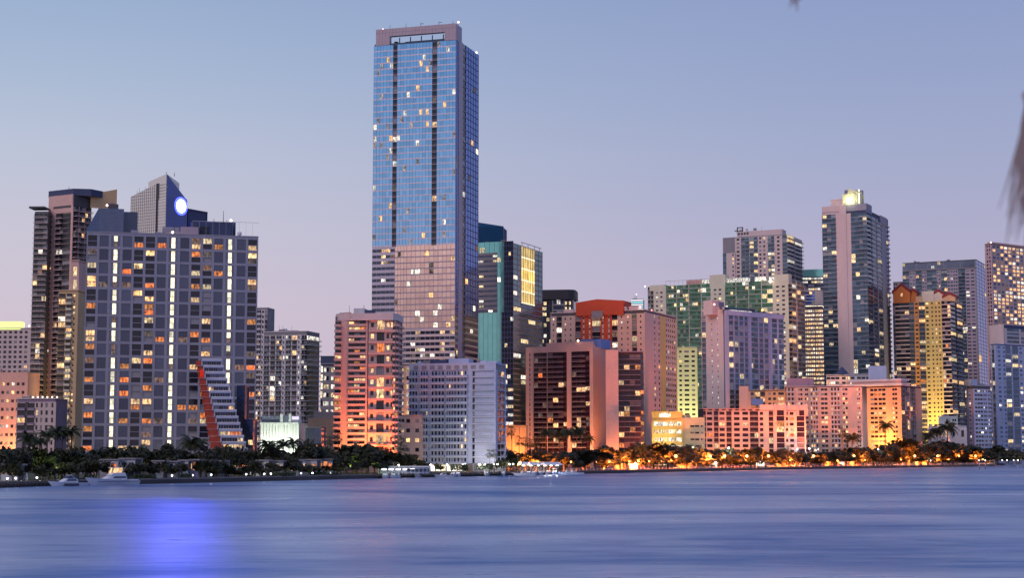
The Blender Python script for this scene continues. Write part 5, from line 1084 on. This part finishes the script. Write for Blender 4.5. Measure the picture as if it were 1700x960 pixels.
big_trees = [(8, 740, 44, 26), (34, 746, 44, 20), (62, 737, 40, 30), (86, 742, 44, 24), (108, 744, 40, 32), (22, 764, 34, 10), (72, 768, 34, 12), (100, 764, 30, 14), (130, 752, 46, 26), (152, 757, 38, 14), (176, 755, 36, 24),
    (200, 762, 26, 30), (215, 768, 24, 12), (256, 771, 26, 10), (278, 733, 46, 30), (302, 742, 34, 32), (293, 768, 24, 9), (335, 768, 22, 12), (362, 771, 28, 8), (385, 778, 26, 7), (342, 748, 34, 30), (358, 749, 30, 30), (400, 782, 30, 6),
    (432, 752, 34, 28), (455, 757, 34, 24), (478, 752, 40, 20), (505, 727, 56, 30), (530, 735, 46, 34), (490, 762, 36, 12), (545, 752, 40, 18), (565, 745, 40, 22), (588, 728, 66, 24), (612, 737, 40, 30), (602, 760, 40, 10), (440, 775, 26, 6),
    (560, 768, 34, 8), (630, 764, 26, 14), (650, 762, 30, 16), (668, 757, 24, 18),
    (852, 756, 28, 26), (872, 752, 38, 32), (890, 748, 42, 36), (912, 745, 44, 34), (940, 746, 46, 40), (966, 742, 44, 44), (988, 745, 60, 16), (1006, 738, 44, 40), (1030, 742, 46, 42), (1046, 738, 40, 60), (1062, 733, 52, 52),
    (1085, 731, 60, 70), (1108, 733, 60, 66), (1130, 735, 54, 60), (1152, 738, 46, 46), (1176, 742, 46, 44), (1198, 744, 50, 50), (1226, 744, 50, 52), (1247, 744, 46, 46), (1140, 752, 40, 24), (1212, 754, 36, 24),
    (1405, 748, 34, 20), (1392, 750, 24, 22), (1434, 741, 42, 44), (1450, 744, 38, 36), (1478, 731, 50, 50), (1500, 728, 60, 60), (1528, 735, 60, 50), (1552, 737, 50, 44), (1575, 732, 70, 56), (1600, 733, 60, 60), (1622, 742, 46, 36),
    (1640, 750, 40, 30), (1657, 738, 40, 70), (1674, 742, 34, 90), (1692, 746, 30, 110), (1460, 752, 34, 22), (1540, 752, 40, 20), (1590, 752, 40, 20)]
big_trees += [(343, 756, 34, 14), (360, 760, 32, 12), (376, 772, 26, 8), (330, 752, 30, 26), (392, 780, 22, 7), (700, 764, 26, 30), (728, 770, 20, 14), (836, 760, 26, 12)]
for t_ in big_trees: tree(*t_, desc='dark leafy tree')
for px, y, w_ in ((1258, 756, 20), (1322, 751, 17), (1380, 753, 24), (1366, 752, 20), (1336, 753, 16), (1243, 765, 16), (1640, 765, 16)): tree(px, y, w_, 9, 'small clipped round-headed tree')
x = -4
while x < 1690:
    if not (690 < x < 842):
        lo_ = 743 if x < 660 else (747 if x < 1560 else 753)
        tree(x, lo_ + tr_rng.uniform(-5, 5), tr_rng.uniform(32, 46), tr_rng.uniform(30, 44) if x < 700 else tr_rng.uniform(38, 60), 'mid-height tree in the dark belt of foliage')
    x += tr_rng.uniform(13, 19)
x = 2
while x < 600:
    tree(x, 768 + tr_rng.uniform(-5, 4), tr_rng.uniform(20, 30), tr_rng.uniform(7, 13), 'low dark shrubby tree near the sea wall'); x += tr_rng.uniform(15, 30)
x = 1048
while x < 1636:
    tree(x, 757 + tr_rng.uniform(-2, 4), tr_rng.uniform(20, 30), tr_rng.uniform(22, 42), 'low street tree lit orange from below'); x += tr_rng.uniform(12, 19)
for x in (845, 868, 885, 903, 920, 936, 955, 972, 1004, 1022): tree(x, 759 + tr_rng.uniform(-2, 4), 24, tr_rng.uniform(18, 34), 'low street tree lit orange from below')
hedge = leafmat('hedge_leaves', (.02, .035, .014), (.05, .075, .03))
for px, y, s_ in ((47, 722, 30), (64, 728, 26), (76, 716, 26), (92, 712, 30), (104, 711, 28), (116, 711, 28), (160, 748, 30), (192, 745, 30), (226, 744, 34), (318, 728, 36), (330, 730, 26)): palm(px, y, s_, 36)
for px, y, s_ in ((444, 733, 28), (470, 733, 26), (488, 730, 22), (600, 742, 26)): palm(px, y, s_, 40)
for px, y, s_ in ((560, 720, 20), (547, 727, 18), (632, 738, 20), (642, 739, 16)): palm(px, y, s_, 36, True)
palm(666, 731, 28, 26, True, 'large shaggy fan palm')
for px in (813, 821): palm(px, 749, 15, 12, True, 'slim fan palm')
for px, y in ((848, 711), (862, 727), (872, 728), (881, 731), (889, 728)): palm(px, y, 18, 44, True)
for px, y, s_ in ((907, 714, 24), (928, 715, 26), (943, 714, 22), (958, 711, 28), (976, 724, 20)): palm(px, y, s_, 60)
palm(1065, 738, 26, 26, False, 'brightly underlit feather palm'); palm(1309, 742, 13, 6, True, 'slim tall fan palm on the bay walk')
palm(1472, 702, 24, 40, False, 'tall heavy-headed palm'); palm(1416, 722, 26, 44); palm(1400, 712, 20, 46, True, 'tall bare-stemmed palm'); palm(1574, 704, 30, 64, False, 'tall feather palm above the trees'); palm(1556, 712, 24, 64); palm(1543, 720, 20, 60)
for px in (1300, 1345, 1375): palm(px, 757, 12, 10, True, 'short fan palm')
for px, w_ in ((240, 36), (150, 20), (120, 24), (460, 60), (540, 50), (250, 20), (310, 20)):     # clipped hedges by the water
    D = deep(px) + 3; p_ = at(px, D, GZ); L_ = w_ / F * D; mb = MB(); r_ = random.Random(px)
    for i in range(int(L_ * 60)):
        q = Vector((r_.uniform(-L_ / 2, L_ / 2), r_.uniform(-.6, .6), r_.uniform(.1, 1.5))); u = Vector((r_.gauss(0, 1), r_.gauss(0, 1), r_.gauss(0, 1))).normalized() * .22; v_ = u.orthogonal()
        mb.poly([q + u, q + v_, q - u, q - v_], hedge)
    o = mb.build('hedge'); o.location = p_; tag(o, '', 'hedge', 'clipped hedges by the sea wall'); later(o, 'low clipped hedge on the sea wall', px)

# ------------------------------------------------------------------ lamps
ORG = glow('sodium_globe_glow', (1.0, .34, .10), 14); WHG = glow('white_globe_glow', (1.0, .9, .85), 14); PTH = glow('path_light_glow', (.95, .92, 1.0), 7)
def lamp_proto(name, h, gm, col, energy, rad_, arm=False):
    root = thing(name, '', 'street lamp'); q = MB(); q.tube([(0, 0, 0), (0, 0, .6), (0, 0, h)], [.16, .09, .06], dkgrey, 6); q.build('post', root)
    g = MB(); g.ball((0, 0, h + rad_ * .8), rad_, gm, 10, 6); g.build('globe', root)
    c_ = MB(); c_.tube([(0, 0, h + rad_ * 1.7), (0, 0, h + rad_ * 2.1)], [rad_ * .7, .05], dkgrey, 8); c_.build('cap', root)
    l = bpy.data.lights.new('lamp_light', 'SPOT'); l.spot_size = R(172); l.spot_blend = .3; l.energy = energy; l.color = col; l.shadow_soft_size = .2; o = bpy.data.objects.new('lamp_light', l); C.objects.link(o); o.parent = root; o.location = (0, rad_ * 1.4, h + rad_ * .8); o.rotation_euler = Vector((0, 1, -.45)).to_track_quat('-Z', 'Y').to_euler()
    return root
def lamps(proto, spots, desc, group):
    for i, (px, back) in enumerate(spots):
        o = proto if i == 0 else copytree(proto); o.location = at(px, deep(px) + back, GZ); o['group'] = group; later(o, desc, px)
LE = 42000
lamps(lamp_proto('street_lamp', 7.2, ORG, (1, .20, .03), LE * 3.6, .85), [(px, 12) for px in (1122, 1179, 1203, 1240, 1276, 1351, 1418, 1475, 1519, 1557, 1592, 1620)], 'tall street lamp with a glowing orange globe', 'orange street lamps on the bay walk')  # globes enlarged so their shape imitates the lamps' bloom
lamps(lamp_proto('street_lamp', 4.4, ORG, (1, .20, .03), LE * 1.7, .4), [(px, b_) for px, b_ in ((862, 22), (878, 20), (893, 18), (906, 20), (925, 24), (948, 26), (990, 24), (1012, 22), (1030, 20), (1045, 20), (1060, 18), (1078, 18), (1098, 20), (1110, 26), (1150, 22), (1166, 18), (1222, 20), (1262, 22), (1292, 24), (1312, 16), (1328, 20), (1372, 20), (1390, 22), (1436, 18), (1458, 20), (1496, 22), (1538, 20), (1575, 22), (1606, 18), (1632, 12))],
      'low garden lamp glowing orange', 'low orange garden lamps')
lamps(lamp_proto('street_lamp', 13, WHG, (1, .9, .8), 9000, .55), [(1344, 26), (1459, 26), (1630, 26), (1210, 30), (1150, 46)], 'high white floodlamp on a mast above the trees', 'high white mast lamps')
lamps(lamp_proto('street_lamp', 3.6, WHG, (1, .92, .85), 2600, .33), [(px, 4) for px in (715, 742, 768, 795, 820, 846, 772, 797, 805, 826, 662, 852, 878, 1055, 1262, 1188, 1545, 1625, 1636, 1664, 1672, 1683, 1690)], 'white quay lamp on a short post', 'white quay lamps')
lamps(lamp_proto('path_light', .75, PTH, (.9, .88, 1), 420, .32), [(px, 1.2) for px in (13, 27, 62, 286, 320, 351, 409, 439, 450, 474, 500, 519, 549, 563)], 'low white path light on the sea wall', 'white path lights on the sea wall')
lamps(lamp_proto('street_lamp', 3.4, glow('green_white_glow', (.8, 1, .45), 6), (.7, 1, .3), 2500, .3), [(68, 10), (80, 14), (212, 18), (585, 14), (612, 10), (760, 10)], 'greenish garden lamp among the trees', 'greenish garden lamps')
lamps(lamp_proto('street_lamp', 3.0, WHG, (1, .9, .75), 1500, .26), [(px, 34) for px in (173, 181, 190, 210, 250, 268, 275, 282, 290, 300, 318, 337, 345, 352, 366, 420, 445, 466, 494)], 'small white terrace lamp under the trees', 'small white terrace lamps')

# ------------------------------------------------------------------ houses by the water on the left
hw_ = paint('town_house_render', (.42, .46, .54)); hs = [WARM, ORANGE, YELLOW]
def house(x0, x1, y0, back, desc, m=None, lit_=.35, y1=None, st='W2 w5 W2 w4 W2'):
    D = deep((x0 + x1) / 2) + back
    h = Bld('town_house', desc, 'house', x0, x1, x1 + .5, D, -4, y0, yref=775, wall=m or hw_, core=dkgrey, lit_=lit_, mix=[(WARM, 3), (ORANGE, 4), (WHITE, 1)], dp=9, group='houses along the left shore')
    h.body(roof=midgrey); h.strips('f', y0 + 2, 15, st, st=dict(w=dict(sill=.12, h=.6, n=1, gap=.1, frame=whitepaint, nm=1), b=dict(proj=1.2, rail='bars', railm=whitepaint, slab=whitepaint, wall=hw_)))
    h.part('roof_lip').box(-.3, h.W + .3, -.5, 0, h.H - .2, h.H + .2, midgrey); h.finish(); return h
hl = lambda a: 'blue-grey town house on the left shore, ' + a
HS = [(-5, 30, 772, 'with a wide orange-lit window at the left edge', hw_, .9), (166, 196, 764, 'first from the left behind the large yacht', None, .2), (198, 224, 762, 'just right of the large yacht', None, .2), (252, 272, 766, 'first of the row before the grid block', None, .1), (274, 294, 767, 'second of the row before the grid block', None, .1), (296, 312, 765, 'third of the row before the grid block', None, .3),
      (314, 330, 764, 'fourth of the row, purple-lit porch', paint('purple_blue_render', (.28, .26, .50)), .6), (332, 350, 765, 'fifth of the row before the terraced building', None, .2), (352, 372, 766, 'sixth of the row beside the terraced building', None, .2),
      (425, 446, 765, 'first right of the terraced building', None, .5), (448, 470, 766, 'second right of the terraced building', None, .5), (472, 496, 765, 'third right of the terraced building', None, .5), (498, 526, 764, 'fourth right of the terraced building', None, .5), (528, 552, 763, 'last one left of the big tree', None, .8)]
for x0, x1, y0, ds, m_, l_ in HS: house(x0, x1, y0, 16, hl(ds), m_, l_, st='W1 w4 W1 b5 W1 w4 W1' if x0 > 200 else 'W1 w6 W1 w6 W1')
# ------------------------------------------------------------------ marina
def simple(name, label, cat): return thing(name, label, cat)
D0 = deep(660) + 2; a0, a1 = at(628, D0, GZ), at(712, D0, GZ); ww = (a1 - a0).length
r0 = thing('boat_house', 'long low white boat house with an open lit front at the left of the marina', 'boat house', a0, math.atan2(a1.y - a0.y, a1.x - a0.x))
q = MB(); q.box(0, ww, -.5, 8, 3.0, 3.5, whitepaint); q.build('roof', r0)
q = MB(); q.box(0, ww, 7, 7.3, 0, 2.99, cool); q.box(ww * .55, ww, 1, 1.3, .9, 2.2, slate); q.build('wall', r0)
for i in range(13): q = MB(); q.box(ww * i / 12.5, ww * i / 12.5 + .18, 0, .18, 0, 2.99, whitepaint); q.build('post', r0)
for i in range(5): q = MB(); q.box(1.5 + i * 3.2, 3.4 + i * 3.2, 2, 2.2, 1.7, 2.3, PTH); q.build('light_panel', r0)
for i, (x0, x1, lb) in enumerate(((868, 905, 'white pitched boat shed roof glowing underneath, left one of two'), (906, 936, 'white pitched boat shed roof glowing underneath, right one of two'))):
    D0 = deep(900) - 3; a0, a1 = at(x0, D0, 0), at(x1, D0 + 6, 0); ww = (a1 - a0).length; r0 = thing('boat_shed', lb, 'boat shed', a0, math.atan2(a1.y - a0.y, a1.x - a0.x))
    q = MB(); q.hexa([(-.4, -.4, 5), (ww + .1, -.4, 5), (ww + .1, 8, 5), (-.4, 8, 5), (.8, 3, 6.6), (ww - 1, 3, 6.6), (ww - 1, 5, 6.6), (.8, 5, 6.6)], whitepaint); q.build('roof', r0)
    for k in range(7):
        for y in (0, 7.6): q = MB(); q.box(ww * k / 6.3, ww * k / 6.3 + .2, y, y + .2, -1, 4.99, BARK); q.build('post', r0)
    for k in range(3):
        q = MB(); q.box(ww * (k + .3) / 3, ww * (k + .3) / 3 + 1.2, 3, 3.4, 4.6, 4.9, WHG); q.build('lamp', r0); l = bpy.data.lights.new('shed_light', 'POINT'); l.energy = 900; l.color = (.92, .92, 1); l.shadow_soft_size = .5; o = bpy.data.objects.new('shed_light', l); C.objects.link(o); o.parent = r0; o.location = (ww * (k + .3) / 3 + .6, 3.2, 4.0)
def dock(x0, x1, off, lb):
    a0, a1 = along(x0, -off, 0), along(x1, -off, 0); ww = (a1 - a0).length; r0 = thing('dock', lb, 'dock', a0, math.atan2(a1.y - a0.y, a1.x - a0.x))
    q = MB(); q.box(0, ww, 0, 1.6, 1.0, 1.25, concrete); q.build('deck', r0); me = None
    n_ = int(ww / 2.6)
    for i in range(n_ + 1):
        if me is None: q = MB(); q.tube([(0, 0, -1), (0, 0, 2.3)], [.17, .15], BARK, 6); o = q.build('pile', r0); me = o.data
        else: o = link('pile', me, r0)
        o.location = (ww * i / n_, -.2, 0)
    o = None
dock(626, 705, 3, 'timber pile dock before the long white boat house'); dock(706, 850, 4, 'timber pile dock before the white balcony block'); dock(852, 962, 4, 'timber pile dock before the boat sheds'); dock(2, 90, 2.5, 'timber pile dock at the left edge'); 
hullm = paint('white_gelcoat', (.66, .68, .74), .25, .05); navy = paint('navy_hull_stripe', (.03, .04, .09), .3); YGL = DG
def hull(mb, L_, B_, H_, m_, sheer=.5, m2=None):
    n_ = 12; prev = None; i_ = mb.mi(m_)
    for k in range(n_ + 1):
        t_ = k / n_; x = L_ * t_; b_ = B_ / 2 * (min(1, (1 - (1 - t_) ** 2.4) * 1.05) if t_ < .5 else min(1, 1.0 - .12 * (t_ - .5)))
        b_ = B_ / 2 * (1 - (1 - min(t_ / .45, 1)) ** 2.2) * (1 - .1 * max(0, t_ - .5)); b_ = max(b_, .04); h = H_ + sheer * (1 - t_) ** 1.6
        fl = .72; xo = -(1 - t_) ** 3 * L_ * .06
        ring = [(x + L_ * .07 * (1 - t_) ** 2, -b_ * fl * .8, -.2), (x + xo, -b_, h), (x + xo, b_, h), (x + L_ * .07 * (1 - t_) ** 2, b_ * fl * .8, -.2)]; b0 = len(mb.v); mb.v += ring
        if prev is not None:
            for a in range(4): c_ = (a + 1) % 4; mb.f.append((prev + a, b0 + a, b0 + c_, prev + c_)); mb.m.append(i_)
        else: mb.f.append((b0 + 3, b0 + 2, b0 + 1, b0)); mb.m.append(i_)
        prev = b0
    mb.f.append((prev, prev + 1, prev + 2, prev + 3)); mb.m.append(i_)
def cabin(mb, x0, x1, w0, w1, z0, z1, rake0, rake1, m_): mb.hexa([(x0, -w0, z0), (x1, -w0, z0), (x1, w0, z0), (x0, w0, z0), (x0 + rake0, -w1, z1), (x1 - rake1, -w1, z1), (x1 - rake1, w1, z1), (x0 + rake0, w1, z1)], m_)
# the large sport fishing yacht
p0 = onwater(152, 806.5); p1 = onwater(232, 805.2); Ly = (p1 - p0).length
r0 = thing('yacht', 'large white sport fishing yacht with flybridge and tuna tower before the grey grid block', 'yacht', p0 - Vector((0, 5, 0)), math.atan2(p1.y - p0.y, p1.x - p0.x))
q = MB(); hull(q, Ly, 4.8, 1.5, hullm, 1.25); q.build('hull', r0); q = MB(); q.box(Ly * .12, Ly * .97, -2.45, -2.38, 1.25, 1.4, navy); q.build('rub_rail', r0)
q = MB(); cabin(q, Ly * .28, Ly * .74, 1.8, 1.5, 1.9, 3.4, 3.4, .3, hullm); q.build('deckhouse', r0); q = MB(); cabin(q, Ly * .44, Ly * .72, 1.86, 1.68, 2.4, 3.0, .9, .2, YGL); q.build('window_band', r0)
q = MB(); cabin(q, Ly * .42, Ly * .72, 1.6, 1.5, 3.4, 4.2, 1.2, .2, hullm); q.build('flybridge', r0); q = MB(); q.box(Ly * .45, Ly * .68, -1.4, 1.4, 5.9, 6.05, hullm); q.build('hard_top', r0); q = MB(); cabin(q, Ly * .47, Ly * .66, 1.3, 1.3, 4.2, 5.85, .4, .1, WARM); q.build('enclosure', r0)
for s_ in (-1, 1):
    for x0_, x1_ in ((.46, .5), (.68, .62)): q = MB(); q.tube([(Ly * x0_, s_ * 1.4, 4.0), (Ly * x1_, s_ * .8, 8.0)], [.06, .05], metal, 5); q.build('tower_leg', r0)
    q = MB(); q.tube([(Ly * .6, s_ * 1.7, 4.0), (Ly * .82, s_ * 2.4, 9.0)], [.06, .03], metal, 5); q.build('outrigger', r0)
q = MB(); q.box(Ly * .5, Ly * .62, -.85, .85, 7.9, 8.0, hullm); q.build('tower_platform', r0); q = MB(); cabin(q, Ly * .78, Ly * .97, 2.1, 2.1, 1.5, 1.9, 0, 0, hullm); q.build('cockpit', r0)
q = MB(); [q.tube([(Ly * t0, -2.0 + 1.6 * (1 - t0 * 3), 2.2), (Ly * t0, -2.0 + 1.6 * (1 - t0 * 3), 3.1)], [.035, .035], metal, 4) for t0 in (.05, .1, .15, .2, .25, .3)]; q.build('bow_rail', r0)['kind'] = 'stuff'
# motor cruiser
p0 = onwater(90, 807.8); p1 = onwater(150, 806.8); Lc = (p1 - p0).length
r0 = thing('motor_cruiser', 'smaller white motor cruiser with dark hull side and canopy at the far left', 'yacht', p0 - Vector((0, 5, 0)), math.atan2(p1.y - p0.y, p1.x - p0.x))
q = MB(); hull(q, Lc, 3.8, 1.1, hullm, .6); q.build('hull', r0); q = MB(); q.box(Lc * .3, Lc * .7, -1.95, -1.85, .1, .85, navy); q.build('dark_side_panel', r0); q = MB(); cabin(q, Lc * .25, Lc * .7, 1.5, 1.2, 1.2, 2.5, 2.4, .3, hullm); q.build('deckhouse', r0)
q = MB(); cabin(q, Lc * .38, Lc * .66, 1.55, 1.4, 1.7, 2.3, .6, .2, YGL); q.build('window_band', r0); q = MB(); q.tube([(Lc * .7, -1.4, 1.4), (Lc * .52, -1.2, 3.6), (Lc * .5, 1.2, 3.6), (Lc * .7, 1.4, 1.4)], [.1, .09, .09, .1], hullm, 5); q.build('radar_arch', r0)
q = MB(); cabin(q, Lc * .42, Lc * .68, 1.3, 1.2, 2.5, 3.5, .8, .1, navy); q.build('canopy', r0)
# small motor boats
def boat_proto(kind):
    r0 = thing('motor_boat', '', 'boat'); L_ = 8.5 + kind * 2; q = MB(); hull(q, L_, 2.9, 1.0, hullm, .5); q.build('hull', r0)
    q = MB(); cabin(q, L_ * .3, L_ * .62, 1.0, .85, 1.1, 2.1, .9, .2, hullm); q.build('deckhouse', r0); q = MB(); cabin(q, L_ * .38, L_ * .6, 1.03, .93, 1.45, 1.9, .4, .1, YGL); q.build('window_band', r0)
    if kind: q = MB(); q.box(L_ * .36, L_ * .66, -1.1, 1.1, 3.0, 3.12, hullm); q.build('hard_top', r0); [MBt.build('top_post', r0) for MBt in [(lambda m_: (m_.tube([(L_ * x_, s_, 1.9), (L_ * x_, s_, 3.0)], [.05, .05], metal, 4), m_)[1])(MB()) for x_ in (.4, .62) for s_ in (-.9, .9)]]
    else: q = MB(); q.box(L_ * .94, L_ * 1.02, -.25, .25, .3, 1.5, dkgrey); q.build('outboard_motor', r0)
    return r0
BP = [boat_proto(0), boat_proto(1)]; first = [True, True]
for i, (px, off, k, a) in enumerate(((636, 1, 0, 80), (648, 1, 1, 75), (660, 1, 0, 95), (690, 1, 1, 85), (722, 8, 0, 20), (750, 1, 0, 80), (760, 1, 1, 90), (806, 1, 1, 85), (836, 1, 0, 95), (853, 8, 1, 10), (874, 4, 0, 70), (884, 4, 1, 80), (896, 4, 1, 85), (908, 4, 0, 80), (918, 4, 1, 75), (928, 4, 1, 15), (938, 3, 1, 20), (1668, -130, 1, 20), (1680, -150, 0, 10), (1692, -150, 1, 5))):
    o = BP[k] if first[k] else copytree(BP[k]); first[k] = False; o.location = along(px, -off - (6 if off > 0 else 0), 0) if off > 0 else at(px, deep(1654) + 170, 0); o.rotation_euler = (0, 0, R(a)); o['group'] = 'small motor boats in the marina'
    later(o, 'white motor boat with a hard top' if k else 'small open white motor boat', px)
q = MB(); q.prism([(0, 0), (2.2, -.5), (3.8, .6), (3.4, 2), (.4, 1.8)], 0, 3.6, paint('ochre_hut', (.50, .34, .16))); o = q.build('dock_hut'); o.location = at(772, deep(772) + 2, GZ); tag(o, 'small ochre dock hut on the quay before the white balcony block', 'hut')
for px in (806, 762): 
    D = deep(px) + 5; mb = MB(); r_ = random.Random(px)
    for i in range(900):
        a = r_.uniform(0, 6.28); qv = Vector((math.cos(a) * r_.uniform(2, 4.6), math.sin(a) * 1.6, r_.uniform(1.2, 4.0))); u = Vector((r_.gauss(0, 1), r_.gauss(0, 1), r_.gauss(0, 1))).normalized() * .22; v_ = u.orthogonal()
        mb.poly([qv + u, qv + v_, qv - u, qv - v_], hedge)
    o = mb.build('round_shrub'); o.location = at(px, D, GZ); tag(o, '', 'shrub', 'clipped shrubs on the quay'); later(o, 'broad clipped green shrub on the quay', px)

# ------------------------------------------------------------------ bay walk railing, channel posts, cars
r0 = thing('railing', 'long pale railing with posts along the bay walk on the right', 'railing'); me = None; pts = [along(px, .9, GZ + .08) for px in range(962, 1650, 6)]
for k, p_ in enumerate(pts):
    if me is None: q = MB(); q.box(-.11, .11, -.11, .11, 0, 1.25, whitepaint); o = q.build('post', r0); me = o.data
    else: o = link('post', me, r0)
    o.location = p_
q = MB()
for a, b_ in zip(pts[:-1], pts[1:]):
    d = (b_ - a).normalized() * .12
    for h in (.45, .95): q.tube([a + d + Vector((0, 0, h)), b_ - d + Vector((0, 0, h))], [.05, .05], metal, 4)
q.build('rail', r0)['kind'] = 'stuff'
for px, y, lb in ((1626, 780, 'left of the two dark channel posts standing in the water at the right'), (1636, 779.2, 'right of the two dark channel posts standing in the water at the right')):
    p_ = onwater(px, y); r0 = thing('channel_post', lb, 'post', p_); q = MB(); q.tube([(0, 0, -1), (0, 0, 1.8)], [.3, .3], black, 6); q.build('pile', r0); q = MB(); q.tube([(0, 0, 1.8), (0, 0, 4.2)], [.18, .16], whitepaint, 6); q.build('marker', r0)
def car_proto(m_, van=False):
    r0 = thing('parked_car', '', 'car'); q = MB()
    q.hexa([(0, -.9, .35), (4.5, -.9, .35), (4.5, .9, .35), (0, .9, .35), (.1, -.86, .95), (4.4, -.86, .85), (4.4, .86, .85), (.1, .86, .95)], m_); q.build('body', r0)
    q = MB(); cabin(q, .5 if not van else .1, 3.3 if not van else 3.9, .84, .7, .9, 1.45 if not van else 2.1, .5 if not van else .1, .7, DG); q.build('windows', r0)
    q = MB(); q.box(1.0 if not van else .2, 2.6 if not van else 3.2, -.7, .7, 1.45 if not van else 2.1, 1.5 if not van else 2.18, m_); q.build('roof', r0)
    for x in (.85, 3.6):
        for y in (-.86, .86): q = MB(); q.tube([(x, y - .1, .33), (x, y + .1, .33)], [.33, .33], black, 10); q.build('wheel', r0)
    for y in (-.6, .6): q = MB(); q.box(4.4, 4.48, y - .18, y + .18, .6, .75, glow('headlight_glow', (1, .9, .75), 3)); q.build('headlight', r0)
    return r0
CP = [(car_proto(paint('white_car_paint', (.6, .6, .6), .2, .05)), 'white'), (car_proto(paint('dark_car_paint', (.04, .04, .05), .2, .05)), 'dark'), (car_proto(paint('red_car_paint', (.35, .03, .02), .2, .05)), 'red'), (car_proto(MATS['white_car_paint'], True), 'white van')]
fst = [True] * 4
for i, px in enumerate((1003, 1018, 1052, 1072, 1090, 1128, 1146, 1186, 1216, 1232, 1265, 1283, 1318, 1334, 1356, 1398, 1426, 1447, 1486, 1503, 1527, 1566, 1582, 1600)):
    k = (i * 7 + i // 3) % 4; r0, cn = CP[k]; o = r0 if fst[k] else copytree(r0); fst[k] = False; o.location = at(px, deep(px) + 15.5 + (i % 3) * 3, GZ + .05); o.rotation_euler = (0, 0, R(38 + (180 if i % 2 else 0))); o['group'] = 'cars parked along the waterfront road'
    later(o, 'parked %s' % (cn + ' car' if cn != 'white van' else cn), px)
for px, w_, h_ in ((1186, 9, 3.2), (1262, 15, 4), (1398, 8, 3.5), (1052, 14, 3.0)):
    D = deep(px) + 20; L_ = w_ / F * D; r0 = thing('kiosk', '', 'kiosk', at(px, D, GZ)); later(r0, 'small white kiosk with a lit front', px); q = MB(); q.box(-L_ / 2, L_ / 2, 0, 4, 0, h_, whitepaint); q.build('wall', r0); q = MB(); q.box(-L_ / 2 - .4, L_ / 2 + .4, -1.2, 4.2, h_, h_ + .3, whitepaint); q.build('roof', r0)
    q = MB(); q.box(-L_ / 2 + .4, L_ / 2 - .4, -.06, -.01, .9, h_ - .5, shop); q.build('lit_front', r0)
x = 1140
# low garden walls that catch the orange light
gw = paint('garden_wall_render', (.45, .36, .28))
for x0, x1 in ((1000, 1040), (1110, 1160), (1166, 1200), (1290, 1340), (1360, 1400), (1404, 1430), (1505, 1560), (1640, 1654)):
    a0, a1 = along(x0, 44, GZ), along(x1, 44, GZ); ww = (a1 - a0).length; q = MB(); q.box(0, ww, 0, .4, 0, 3.2, gw); q.box(-.1, ww + .1, -.1, .5, 3.2, 3.4, white); o = q.build('garden_wall'); o.location = a0; o.rotation_euler = (0, 0, math.atan2(a1.y - a0.y, a1.x - a0.x)); tag(o, '', 'wall', 'low garden walls behind the road'); later(o, 'low rendered garden wall', (x0 + x1) / 2)
flush()

# ------------------------------------------------------------------ dry palm fronds hanging near the camera, top right
def hang(label, pts, D, n_, ln, sp, seed):
    r_ = random.Random(seed); P = [Vector((ratio(px, y) * D, D + dd, hz(px, y, D))) for px, y, dd in pts]
    root = thing('palm_frond', label, 'palm frond', P[0]); q = MB(); q.tube([p_ - P[0] for p_ in P], [.018] + [.012] * (len(P) - 2) + [.005], DRY, 6); q.build('stem', root)
    for i in range(n_):
        f_ = i / n_ * (len(P) - 1); k = int(f_); a = P[k].lerp(P[k + 1], f_ - k) - P[0]; l_ = ln * r_.uniform(.6, 1.1); d = Vector((r_.uniform(-sp, sp * .15), r_.uniform(-.1, .1), -1)).normalized()
        q = MB(); w_ = .0035; m1 = a + d * l_ * .5 + Vector((-.02 * r_.random(), 0, .0)); e = a + d * l_ + Vector((-.05 * r_.random(), 0, -.02)); q.poly([a + Vector((-w_, 0, 0)), a + Vector((w_, 0, 0)), m1 + Vector((w_, 0, 0)), e, m1 - Vector((w_, 0, 0))], DRY)
        q.hexa([a + Vector((-w_, .001, 0)), a + Vector((w_, .001, 0)), a + Vector((w_, .003, 0)), a + Vector((-w_, .003, 0)), e + Vector((-.001, .001, 0)), e + Vector((.001, .001, 0)), e + Vector((.001, .003, 0)), e + Vector((-.001, .003, 0))], DRY); q.build('leaflet', root)
hang('dry brown drooping palm frond hanging at the right edge of the view', [(1780, 40, .2), (1745, 90, .1), (1716, 160, 0), (1706, 230, 0)], 4.2, 20, .34, .26, 3)
hang('second brown palm frond tip hanging lower at the right edge', [(1760, 120, .3), (1730, 200, .1), (1712, 300, 0)], 4.6, 14, .26, .22, 4)
hang('tiny tip of a brown frond hanging from the top edge right of centre', [(1345, -70, 0), (1330, -45, 0), (1323, -20, 0)], 5.0, 9, .07, .1, 6)
for m_ in MATS.values(): pass
